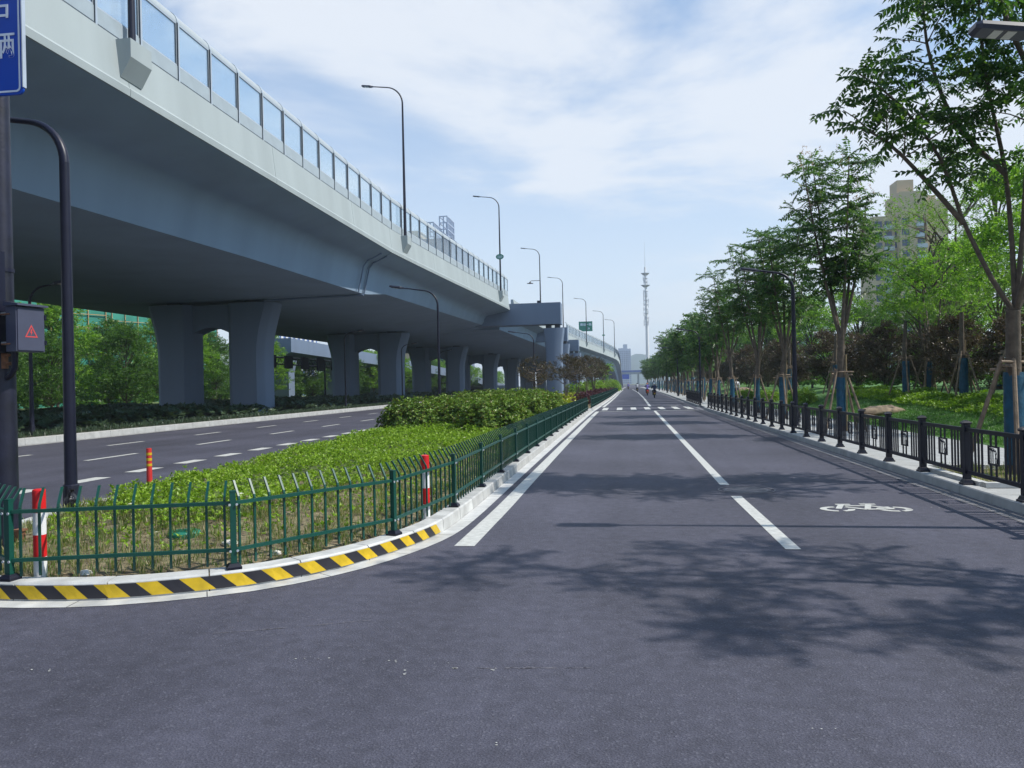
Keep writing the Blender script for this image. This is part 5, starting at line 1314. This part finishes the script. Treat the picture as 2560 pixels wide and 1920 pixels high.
# wrapped stems standing in the belt
wt = Tree(5); wt.limb([(0,0,-0.1),(0.06,0,1.4),(-0.02,0.05,3.4)], 0.13, 0.07, 9); wtm = wt.w.mesh('trunk', M['bark'], 60)
wcr = broad(241, 6.3, 1.4, 3.3, ST, 0.8, 20, 20, M['bright'], 0.06)[1]
for k, (x, y, sc) in enumerate([(11.4,22.6,1.15),(12.6,27.4,1.0),(13.0,32.0,1.0),(12.6,37.0,1.0),(11.9,46,1.0),(11.6,57,1.0)]):
    t = tree('wrapped_tree', 'park tree with thick blue-wrapped stem on the mound, '+ORD[k]+' one along the lime border', 'tree', (x, y, lawn_z(x, y)-0.02), k, wtm, wcr, sc, 'blue-wrapped trees on the mound', wr=1.25)
    supports('wooden pole frame round the '+ORD[k]+' blue-wrapped mound tree', (x, y, lawn_z(x, y)), k*0.6+0.2)
# lime border at the head of the lawn
lz = lambda X, Y: np.array([lawn_z(x, y) for x, y in zip(X, Y)])
mass('lime_border', [(9.2,14),(10.6,14),(11.2,17.5),(12.2,22),(13.0,30),(13.4,46),(11.4,46),(10.9,31),(10.5,24),(9.8,20.5),(9.0,17.2)], 95, 0.36, M['limeleaf'], 9, 0.8, lz)
mass('hedge_foot', [(8.5,11),(9.3,11),(9.4,14),(9.3,16.5),(8.7,16.5)], 120, 0.75, M['photinia'], 10, 0.8, lz)
for k, (x, y, q) in enumerate(((9.6,44,0.62),(9.2,52,0.6),(9.0,60,0.6))):
    shrub('ball_shrub', 'clipped shrub on the lawn behind the long railing, '+ORD[k]+' one along', 'shrub', (x, y, lawn_z(x,y)), k, (q,q,q), [('foliage', bs)], 'clipped shrubs on the lawn')
def boulder(label, loc, sx, sy, sz, seed):
    r = np.random.default_rng(seed); rings = []
    for i in range(9):
        u = i/8; row = []
        for k in range(16):
            a = 2*PI*k/16; f = max(0.12, math.sin(PI*min(0.96,max(0.04,u))))**0.32*(1+0.10*math.sin(2*a+seed)+0.07*math.sin(5*a+u*7+seed)+0.03*r.normal())*(0.82+0.18*u); row.append((sx*(u*2-1)*(1+0.10*math.sin(a*2+seed))+0.02*r.normal(), sy*f*math.cos(a), max(-0.12, sz*0.42+sz*f*math.sin(a)*0.58)))
        rings.append(row)
    mb = MB(); mb.loft(rings); o = obj('boulder', mb, M['stone'], smooth=50, loc=loc, rz=0.35); return tag(o, label, 'boulder', 'boulders on the lawn')
boulder('long smooth brown boulder lying on the lawn behind the first lamp', (9.55,30.6,lawn_z(9.55,30.6)-0.03), 0.80, 0.34, 0.46, 1)
boulder('lower grey boulder lying against the long brown one', (8.8,30.0,lawn_z(8.8,30.0)-0.06), 0.42, 0.25, 0.28, 2)
boulder('orange-brown boulder beside the walking person', (10.2,69.5,lawn_z(10.2,69.5)-0.05), 0.8, 0.5, 0.8, 3)
# left side beyond the viaduct: a belt of bright trees
LT = []
r = random.Random(3)
for row, (x0, y0, y1, st) in enumerate(((-49,44,240,9.5),(-57,40,260,10.5),(-66,50,420,11.0))):
    y = y0
    while y < y1: LT.append((x0+r.uniform(-2,2), y+r.uniform(-2,2), row)); y += st*r.uniform(0.8,1.2)
cnt = [0,0,0]
for k, (x, y, row) in enumerate(LT):
    v = r.choice([0,1,2] if row else [2,3,0]); sc = r.uniform(0.85, 1.15)*(1.0 if row else 0.85)
    lb = 'bright green tree beyond the viaduct, '+ORD[cnt[row]]+' in the '+('front','middle','back')[row]+' row'; cnt[row] += 1
    tree('belt_tree', lb, 'tree', (x, y, 0.18), r.uniform(0,6), *BR[v], sc, 'trees of the belt beyond the viaduct', wrap=False)
mass('left_undergrowth', [(-55,40),(-70,40),(-70,300),(-55,300)], 2.2, 2.6, M['midgreen'], 33, 4.5)
mass('far_lawn_flowers', [(-44,60),(-46,60),(-47,180),(-45,180)], 5, 0.5, M['yellowleaf'], 15, 2.0)
# burgundy small trees in the median by the bent
BM = [broad(251, 3.2, 1.2, 1.75, ST, 0.6, 22, 20, M['bronze'], 0.05, 6, M['bark']), broad(252, 3.5, 1.2, 1.85, ST, 0.6, 24, 20, M['bronze'], 0.05, 6, M['bark'])]
for k, (x, y, sc, lb) in enumerate([(-6.0,52,1.0,'bronze-leaved vase-shaped tree left of the wide median pier'),(-4.25,56,0.98,'bronze-leaved tree just in front of the median pier edge'),(-4.0,66,1.05,'bronze-leaved tree between the median pier and the second pier'),(-3.7,76,1.15,'bronze-leaved tree in front of the second median pier'),(-3.5,88,1.25,'bronze-leaved tree nearest the green palm-like plant'),(-3.9,98,1.3,'bronze-leaved tree behind the others under the ramp')]):
    tree('bronze_tree', lb, 'tree', (x, y, 0.2), k*1.4, *BM[k % 2], sc, 'bronze-leaved trees in the median', wrap=False)
w, Q = golden(261, 3.6, 1.5, 0, spread=0.9, start=0.4)
tree('feathery_tree', 'small light green feathery tree in the median under the ramp', 'tree', (-3.3,122,0.2), 0, w.mesh('trunk', M['bark'], 60), quads_mesh('crown', Q, M['bright']), 1.35, None, wrap=False)

# ------------------------------------------------------------------ far things
def windows(parent, mesh, pts, rz=0.0):
    for p in pts: link('window', mesh, parent, p, rz)
# telecom mast
ms = thing('telecom_mast', 'tall white tubular telecom mast with two antenna platforms', 'mast', (11.9,400,0))
mb = MB(); mb.tube([(0,0,-1),(0,0,31),(-0.3,0,58),(-0.35,0,61)], [0.98,0.78,0.55,0.5], 16); obj('shaft', mb, M['white'], ms, smooth=40)
mb = MB(); mb.tube([(-0.35,0,61),(-0.4,0,74)], [0.10,0.04], 6); obj('spire', mb, M['steel'], ms)
for z, R in ((57.8,2.2),(51.7,2.3)):
    mb = MB(); mb.loft([[(-0.3+w*math.cos(2*PI*k/20), w*math.sin(2*PI*k/20), zz) for k in range(20)] for w, zz in ((0.8,z-1.1),(R,z-0.05),(R,z+0.1),(0.6,z+0.12))]); obj('platform', mb, M['steel'], ms)
ant = MB(); ant.box((0,0,0),(0.30,0.2,1.9)); ant.tube([(0,0.18,-1.2),(0,0.18,1.2)],0.06,6); antm = ant.mesh('antenna', M['steel'])
ring_ = MB(); ring_.loft([[(w*math.cos(2*PI*k/14), w*math.sin(2*PI*k/14), z) for k in range(14)] for w, z in ((1.15,-0.06),(1.15,0.06))]); ringm = ring_.mesh('antenna_ring', M['steel'])
rr_ = random.Random(9)
for z in (53.5,55.3,48.5,46.2,44,41.8,39.5,37.3,35,33,31.5):
    link('antenna_ring', ringm, ms, (-0.15,0,z))
    for a in range(3):
        q = a*2.1+rr_.uniform(0,2); link('antenna', antm, ms, (-0.15+1.25*math.cos(q),1.25*math.sin(q),z+rr_.uniform(-.5,.5)), q)
# far tower block and hill
ft = thing('tower_block', 'hazy blue tower block standing alone at the end of the road', 'building', (0.6,1300,0))
for c, d in [((-6.3,0,30),(8,16,60)),((1.2,1,33.2),(7,14,66.4)),((7.2,0,29.5),(6.4,16,59))]: mb = MB(); mb.box(c, d); obj('wall', mb, M['fartower'], ft)
mb = MB(); mb.box((0,0,0),(1.7,0.3,1.9)); wm = mb.mesh('window', M['fartowerwin'])
windows(ft, wm, [(x, y, 3+3.2*k) for x, y in ((-8.9,-8.1),(-6.2,-8.1),(-3.6,-8.1),(-0.4,-6.1),(2.8,-6.1),(5.6,-8.1),(8.8,-8.1)) for k in range(17)])
mb = MB(); rngh = np.random.default_rng(12); rings = []
for x in np.linspace(-260, 420, 40):
    h = 78*math.exp(-((x-40)/95)**2) + 40*math.exp(-((x-170)/120)**2) + 30*math.exp(-((x+110)/90)**2) + rngh.uniform(0, 4)
    rings.append([(x, 2380, -2), (x, 2440, h*0.6), (x, 2500, h), (x, 2620, h*0.5), (x, 2700, -2)])
mb.loft(rings); struct(obj('hill', mb, M['hill'], smooth=60))
# footbridge across the far road
fb = thing('footbridge', 'pale footbridge crossing the far end of the road', 'footbridge', (0,520,0))
mb = MB(); mb.box((-4,0,8.3),(44,4,1.4)); obj('deck', mb, M['concrete'], fb)
mb = MB(); mb.box((-4,-2,9.6),(44,0.1,1.2)); obj('parapet', mb, M['bluebld'], fb)
for x in (-14, 9): mb = MB(); mb.box((x,0,3.8),(1.2,1.2,7.6)); obj('pillar', mb, M['concrete'], fb)
mb = MB(); mb.box((-2,-3,6.0),(10,0.3,3.2)); obj('sign_panel', mb, M['blue'], fb)
# apartment tower on the right
ap = thing('apartment_tower', 'beige apartment tower with blue windows rising behind the park trees', 'building', (0,0,0))
AW = [((74.5,236,23.5),(8.4,12,47.5)),((80.2,233,26.5),(7.0,12,53.5)),((86.6,235,25.5),(6.6,12,51.0)),((93.6,237,19),(8.2,12,38))]
for c, d in AW: mb = MB(); mb.box(c, d); obj('wall', mb, M['apt'], ap)
for c, d in [((79.6,234,55.3),(4.4,6,4.2)),((88,238,52.4),(3.0,4,2.8)),((93.6,237,38.6),(8.9,12.6,0.8))]: mb = MB(); mb.box(c, d); obj('roof_block', mb, M['apt'], ap)
mb = MB(); mb.box((0,0,0),(1.9,0.25,1.7)); wm = mb.mesh('window', M['aptwin'])
mb = MB(); mb.box((0,0,0),(2.6,1.2,1.1)); bm_ = mb.mesh('balcony', M['balcony'])
mb = MB(); mb.box((0,0,0),(1.2,0.5,0.8)); acm = mb.mesh('air_conditioner', M['white'])
for cx, yf, top, cols in ((74.5,230.05,46,(-2.6,0.0,2.7)),(80.2,227.05,48,(-2.1,1.9)),(86.6,229.05,38,(-1.8,1.7)),(93.6,231.05,36,(-2.6,0.2,2.8))):
    z = 3.0
    while z < top:
        for i, dx in enumerate(cols):
            link('window', wm, ap, (cx+dx, yf-0.02, z))
            if i == 1: link('balcony', bm_, ap, (cx+dx, yf-0.5, z-1.1))
        z += 3.0
for k in range(8): link('air_conditioner', acm, ap, (86.6+0.1, 228.7, 6+5*k))
# low blue-white block between the trees
lb_ = thing('office_block', 'low blue-grey block seen between the street trees', 'building', (34,152,0))
mb = MB(); mb.box((0,0,5),(7.8,10,10)); obj('wall', mb, M['balcony'], lb_)
for x in (-2.6,0,2.6): mb = MB(); mb.box((x,-5.05,11.0),(1.9,0.4,0.9)); obj('roof_frame', mb, M['white'], lb_)
mb = MB(); mb.box((0,0,11.6),(8,9,0.3)); obj('roof', mb, M['balcony'], lb_)
mb = MB(); mb.box((0,0,0),(1.5,0.2,1.6)); wm2 = mb.mesh('window', M['aptwin'])
windows(lb_, wm2, [(x,-5.1,z) for x in (-2.7,-0.2,2.3) for z in (2.5,5.6,8.6)])
# buildings under construction with green netting, far left
def netted(label, x, y, w, h, rz):
    t = thing('scaffolded_building', label, 'building', (x,y,0), rz, 'netted buildings under construction')
    mb = MB(); mb.box((0,0,h/2),(w,14,h)); obj('net_cladding', mb, M['net'], t)
    pv_ = MB(); pv_.box((0,0,h/2+0.5),(0.10,0.10,h+1.2)); pvm = pv_.mesh('scaffold_pole', M['scaf'])
    ph = MB(); ph.box((0,0,0),(w+0.6,0.08,0.09)); phm = ph.mesh('scaffold_rail', M['scaf'])
    n = int(w/2.4)
    for k in range(n+1): link('scaffold_pole', pvm, t, (-w/2+k*w/n, -7.15, 0))
    z = 1.8
    while z < h+0.6: link('scaffold_rail', phm, t, (0, -7.2, z)); z += 1.8
    return t
netted('green-netted scaffolded block above the left trees by the signal pole', -84, 84, 34, 21, 1.15)
netted('green-netted scaffolded block seen between the first pair of columns', -92, 128, 34, 23, 1.2)
bb = thing('blue_office', 'blue striped office block glimpsed under the deck behind the trees', 'building', (-97,204,0), 1.1)
mb = MB(); mb.box((0,0,9.6),(18,14,19.2)); obj('wall', mb, M['bluebld'], bb)
mb = MB(); mb.box((0,0,0),(0.7,0.3,15)); mm_ = mb.mesh('white_fin', M['white'])
for k in range(11): link('white_fin', mm_, bb, (-8+k*1.6,-7.1,11))
# high-rise with an open roof frame behind the barrier
hr = thing('high_rise', 'dark high-rise with open steel roof frames behind the glass barrier', 'building', (-58,252,0))
for c, d in [((-1,6,24.8),(10,34,49.6)),((-9,-8,26),(6,10,52)),((2,-6,24),(5,14,50))]: mb = MB(); mb.box(c, d); obj('wall', mb, M['aptwin'] if c[0] > -5 else M['apt'], hr)
def frame3(c, d, nx, nz, nm):
    mb = MB(); x, y, z = c; a, b, h = d
    for i in range(nx+1):
        for yy in (-b/2, b/2): mb.box((x-a/2+a*i/nx, y+yy, z+h/2), (0.35,0.35,h))
    for k in range(nz+1):
        for yy in (-b/2, b/2): mb.box((x, y+yy, z+h*k/nz), (a,0.3,0.3))
        for xx in (-a/2, a/2): mb.box((x+xx, y, z+h*k/nz), (0.3,b,0.3))
    n = 8
    for k in range(n+1): mb.box((x+a/2, y-b/2+b*k/n, z+h/2), (0.2,0.2,h))
    obj(nm, mb, M['fartower'], hr)
frame3((-2.4,-8,49.8),(2.2,10,4.6),2,3,'roof_frame'); frame3((-0.4,2,49.8),(2.6,10,8.6),2,4,'roof_frame')
# green direction sign
gs = thing('direction_sign', 'green direction sign with white characters above the exit ramp', 'road sign', (-11.1,228,17.3))
mb = MB(); mb.box((0,0,1.45),(4.0,0.15,2.9)); obj('sign_panel', mb, M['signgreen'], gs)
text_obj('sign_lettering', '建设一路', 0.85, M['signwhite'], (0.1,-0.09,1.95), (PI/2,0,0), gs, bold=0.012)
text_obj('sign_lettering', '→', 0.9, M['signwhite'], (0.9,-0.09,0.75), (PI/2,-PI/4,0), gs, bold=0.02)
mb = MB(); mb.tube([(-1.85,0.2,-7.2),(-1.85,0.2,2.8)], 0.16, 8); obj('post', mb, M['darkmetal'], gs)
for z in (0.6, 2.2): mb = MB(); mb.box((-0.1,0.16,z),(3.8,0.12,0.15)); obj('beam', mb, M['darkmetal'], gs)
# gantry with five boards seen from behind
gg = thing('lane_gantry', 'dark truss gantry with hanging lane boards seen from behind under the viaduct', 'gantry', (-40,0,0))
for z in (5.62, 4.82): mb = MB(); mb.tube([(0,79.5,z),(0,106,z)], 0.09, 8); obj('truss_chord', mb, M['darkmetal'], gg)
mb = MB()
for k in range(18):
    y = 80+k*1.5; mb.tube([(0,y,4.82),(0,y+0.75,5.62),(0,y+1.5,4.82)], 0.035, 5)
obj('truss_brace', mb, M['darkmetal'], gg)
for y in (82.2, 98.6): mb = MB(); mb.tube([(0.1,y,0.1),(0.1,y,5.7)], 0.13, 8); obj('post', mb, M['darkmetal'], gg)
for k, y in enumerate((82.8,87.3,92.0,97.0,102.0)): mb = MB(); mb.box((0.14,y,5.1),(0.2,2.0,1.5 if k != 3 else 1.8)); obj('lane_board', mb, M['darkmetal'], gg)
# second, lower ramp beyond the viaduct
r2 = thing('rear_ramp', 'lower pale ramp bridge seen behind the viaduct columns', 'ramp', (0,0,0))
mb = MB(); mb.loft([[(-47,y,z+0.3),(-47,y,z+2.3),(-55,y,z+2.3),(-55,y,z+0.3),(-53,y,z-0.6),(-49,y,z-0.6)] for y,z in ((103.9,6.9),(130,6.3),(160,5.6),(200,4.4),(240,2.6),(300,0.0))]); obj('girder', mb, M['pier'], r2)  # bluish pier colour stands in for shade on the end face
for y in (106.5, 126, 150, 175):
    z1 = tab(y, [(103.9,6.9),(130,6.3),(160,5.6),(200,4.4)])-0.7
    mb = MB(); mb.loft([[(a*f,b*f,z) for a,b in ((-1.3,-1.0),(1.3,-1.0),(1.3,1.0),(-1.3,1.0))] for z,f in ((0,1),(z1*0.7,1),(z1,1.25))]); obj('column', mb, M['pier'], r2, loc=(-49.5,y,0))

# ------------------------------------------------------------------ people
def figure(name, pose, m, parent=None, loc=(0,0,0), rz=0.0):
    """one continuous body grown with a Skin modifier from a joint tree: pose = {joint: (pos, radius, parent)}"""
    names = list(pose); idx = {k: i for i, k in enumerate(names)}
    me = bpy.data.meshes.new(name); me.from_pydata([pose[k][0] for k in names], [(idx[pose[k][2]], idx[k]) for k in names if pose[k][2]], [])
    me.materials.append(m); o = link(name, me, parent, loc, rz)
    o.modifiers.new('skin', 'SKIN')
    if not me.skin_vertices: me.attributes.new  # the layer exists once the modifier is added through data below
    return o, me, names
def skinned(name, pose, m, parent, loc=(0,0,0)):
    """the same body built directly: tapered capsules between joints joined by a voxel remesh into one surface"""
    mb = MB()
    for k, (p, r, q) in pose.items():
        p = Vector(p)
        for i in range(1):
            rings = []
            for j in range(7):
                a = -PI/2+PI*j/6; rings.append([(p.x+r*math.cos(a)*math.cos(2*PI*t/10), p.y+r*math.cos(a)*math.sin(2*PI*t/10), p.z+r*math.sin(a)) for t in range(10)])
            mb.loft(rings)
        if q: mb.tube([pose[q][0], p], [pose[q][1], r], 10)
    me = mb.mesh(name, m, 60); o = link(name, me, parent, loc)
    md = o.modifiers.new('remesh', 'REMESH'); md.mode = 'VOXEL'; md.voxel_size = 0.022; md.use_smooth_shade = True
    return o
def rider(label, loc, rz, shirt, helmet, trousers='darkcloth', group='scooter riders on the road'):
    p = thing('person', label, 'person', loc, rz, group)
    # travels towards +Y; seat at z 0.78
    body = {'hip':((0,-0.12,0.86),0.15,None),'waist':((0,-0.13,1.02),0.135,'hip'),'chest':((0,-0.07,1.24),0.155,'waist'),'neck':((0,-0.03,1.42),0.06,'chest'),
            'shL':((-0.18,-0.06,1.34),0.075,'chest'),'elL':((-0.27,0.10,1.12),0.052,'shL'),'haL':((-0.24,0.34,1.03),0.036,'elL'),
            'shR':((0.18,-0.06,1.34),0.075,'chest'),'elR':((0.27,0.10,1.12),0.052,'shR'),'haR':((0.24,0.34,1.03),0.036,'elR')}
    skinned('body', body, M[shirt], p)
    legs = {'hip':((0,-0.12,0.84),0.15,None),'knL':((-0.16,0.26,0.80),0.078,'hip'),'anL':((-0.15,0.20,0.38),0.05,'knL'),'toL':((-0.15,0.33,0.33),0.04,'anL'),
            'knR':((0.16,0.26,0.80),0.078,'hip'),'anR':((0.15,0.20,0.38),0.05,'knR'),'toR':((0.15,0.33,0.33),0.04,'anR')}
    skinned('trousers', legs, M[trousers], p)
    mb = MB(); rings = []
    for j in range(8):
        a = -PI/2+PI*j/7; rings.append([(0.082*math.cos(a)*math.cos(2*PI*t/14), 0.0+0.10*math.cos(a)*math.sin(2*PI*t/14), 1.53+0.115*math.sin(a)) for t in range(14)])
    mb.loft(rings); mb.loft([[(x,0.10+d,z) for x,z in ((-0.015,1.50),(0.015,1.50),(0.006,1.54),(-0.006,1.54))] for d in (-0.02,0.018)]); obj('head', mb, M['skin'], p, smooth=60)
    mb = MB(); rings = []
    for j in range(7):
        a = lerp(-0.15, PI/2, j/6); rings.append([(0.122*math.cos(a)*math.cos(2*PI*t/16), -0.01+0.145*math.cos(a)*math.sin(2*PI*t/16), 1.56+0.13*math.sin(a)) for t in range(16)])
    mb.loft(rings); obj('helmet', mb, M[helmet], p, smooth=60)
    return p
def scooter(label, loc, rz, m):
    t = thing('scooter', label, 'scooter', loc, rz, 'electric scooters on the road')
    for y in (-0.55, 0.62):
        mb = MB(); rings = []; n = 20
        for k in range(n+1):
            a = 2*PI*k/n; c, s_ = math.cos(a), math.sin(a)
            rings.append([(w, y+(0.20+q)*c, 0.235+(0.20+q)*s_) for w, q in ((-0.04,-0.035),(-0.045,0.02),(0,0.035),(0.045,0.02),(0.04,-0.035))])
        mb.loft(rings, cap=False); wh = obj('wheel', mb, M['rubber'], t, smooth=50)
        mb = MB(); mb.tube([(-0.035,y,0.235),(0.035,y,0.235)], 0.15, 14); obj('rim', mb, M['steel'], wh)
    mb = MB(); mb.loft([[(-w,y,z0),(w,y,z0),(w*0.8,y,z1),(-w*0.8,y,z1)] for y,w,z0,z1 in ((-0.85,0.09,0.55,0.66),(-0.7,0.14,0.40,0.74),(-0.35,0.15,0.30,0.72),(-0.05,0.14,0.28,0.60),(0.05,0.15,0.26,0.34),(0.35,0.14,0.26,0.34),(0.42,0.15,0.3,0.8),(0.52,0.10,0.5,0.95))]); obj('body', mb, M[m], t, smooth=40)
    mb = MB(); mb.loft([[(-w,y,z),(w,y,z),(w*0.85,y,z+0.09),(-w*0.85,y,z+0.09)] for y,w,z in ((-0.75,0.10,0.74),(-0.5,0.15,0.72),(-0.1,0.12,0.70),(0.02,0.08,0.68))]); obj('seat', mb, M['rubber'], t, smooth=40)
    mb = MB(); mb.tube([(0,0.62,0.25),(0,0.50,0.70),(0,0.40,1.02)], 0.03, 8); mb.tube([(-0.30,0.33,1.03),(-0.1,0.40,1.04),(0.1,0.40,1.04),(0.30,0.33,1.03)], 0.018, 6); obj('handlebar', mb, M['darkmetal'], t)
    for x in (-0.26, 0.26): mb = MB(); mb.tube([(x,0.36,1.04),(x*1.2,0.38,1.18)], 0.008, 5); mb.box((x*1.25,0.38,1.22),(0.10,0.02,0.07)); obj('mirror', mb, M['darkmetal'], t)
    mb = MB(); mb.box((0,-0.88,0.60),(0.16,0.03,0.06)); obj('tail_light', mb, M['taillight'], t)
    mb = MB(); mb.box((0,-0.86,0.47),(0.17,0.015,0.12)); obj('number_plate', mb, M['plate'], t)
    return t
RD = [((3.25,87.5,0),'navy','white','darkmetal','rider in dark blue with white helmet ahead of the others','black scooter with yellow plate under the white-helmeted rider'),
      ((2.95,104,0),'violet','orange','rubred','rider in violet top with orange helmet','reddish scooter under the orange-helmeted rider'),
      ((2.3,146,0),'whitecloth','darkcloth','darkmetal','distant rider in pale top near the centre line','dark scooter under the pale-topped distant rider'),
      ((0.9,205,0),'violet','orange','darkmetal','farthest rider near the end of the road','farthest scooter near the end of the road')]
for loc, sh, he, sc, l1, l2 in RD:
    scooter(l2, loc, 0.0, sc); rider(l1, loc, 0.0, sh, he)
wp = thing('person', 'person in white top walking behind the street trees near the long railing end', 'person', (9.4,67.6,0.16), 0.3)
skinned('body', {'hip':((0,0,0.95),0.14,None),'waist':((0,0,1.1),0.125,'hip'),'chest':((0,0.01,1.32),0.15,'waist'),'neck':((0,0.02,1.48),0.055,'chest'),'shL':((-0.19,0,1.40),0.07,'chest'),'elL':((-0.24,0.05,1.14),0.05,'shL'),'haL':((-0.22,0.2,0.95),0.036,'elL'),
     'shR':((0.19,0,1.40),0.07,'chest'),'elR':((0.25,-0.08,1.15),0.05,'shR'),'haR':((0.24,-0.10,0.9),0.036,'elR')}, M['whitecloth'], wp)
skinned('trousers', {'hip':((0,0,0.93),0.145,None),'knL':((-0.10,0.12,0.50),0.075,'hip'),'anL':((-0.10,0.05,0.08),0.05,'knL'),'toL':((-0.10,0.20,0.04),0.04,'anL'),'knR':((0.10,-0.06,0.50),0.075,'hip'),'anR':((0.10,-0.22,0.10),0.05,'knR'),'toR':((0.10,-0.10,0.04),0.04,'anR')}, M['navy'], wp)
mb = MB(); mb.loft([[(0.08*math.cos(a)*math.cos(2*PI*t/14), 0.03+0.10*math.cos(a)*math.sin(2*PI*t/14), 1.60+0.12*math.sin(a)) for t in range(14)] for a in [-PI/2+PI*j/7 for j in range(8)]]); obj('head', mb, M['skin'], wp, smooth=60)
mb = MB(); mb.loft([[(0.088*math.cos(a)*math.cos(2*PI*t/14), 0.015+0.108*math.cos(a)*math.sin(2*PI*t/14), 1.62+0.115*math.sin(a)) for t in range(14)] for a in [lerp(0.1,PI/2,j/5) for j in range(6)]]); obj('hair', mb, M['darkcloth'], wp, smooth=60)

# ------------------------------------------------------------------ haze
mb = MB(); mb.box((0,0,59),(5700,5700,120)); mb.mesh
hz = bpy.data.materials.new('haze'); hz.use_nodes = True; nt = hz.node_tree; nt.nodes.remove(nt.nodes['Principled BSDF'])
pvn = nt.nodes.new('ShaderNodeVolumePrincipled'); pvn.inputs['Density'].default_value = 0.00036; pvn.inputs['Color'].default_value = (0.76, 0.87, 1.0, 1)
nt.links.new(pvn.outputs[0], nt.nodes['Material Output'].inputs['Volume'])
stuff(obj('haze', mb, hz))
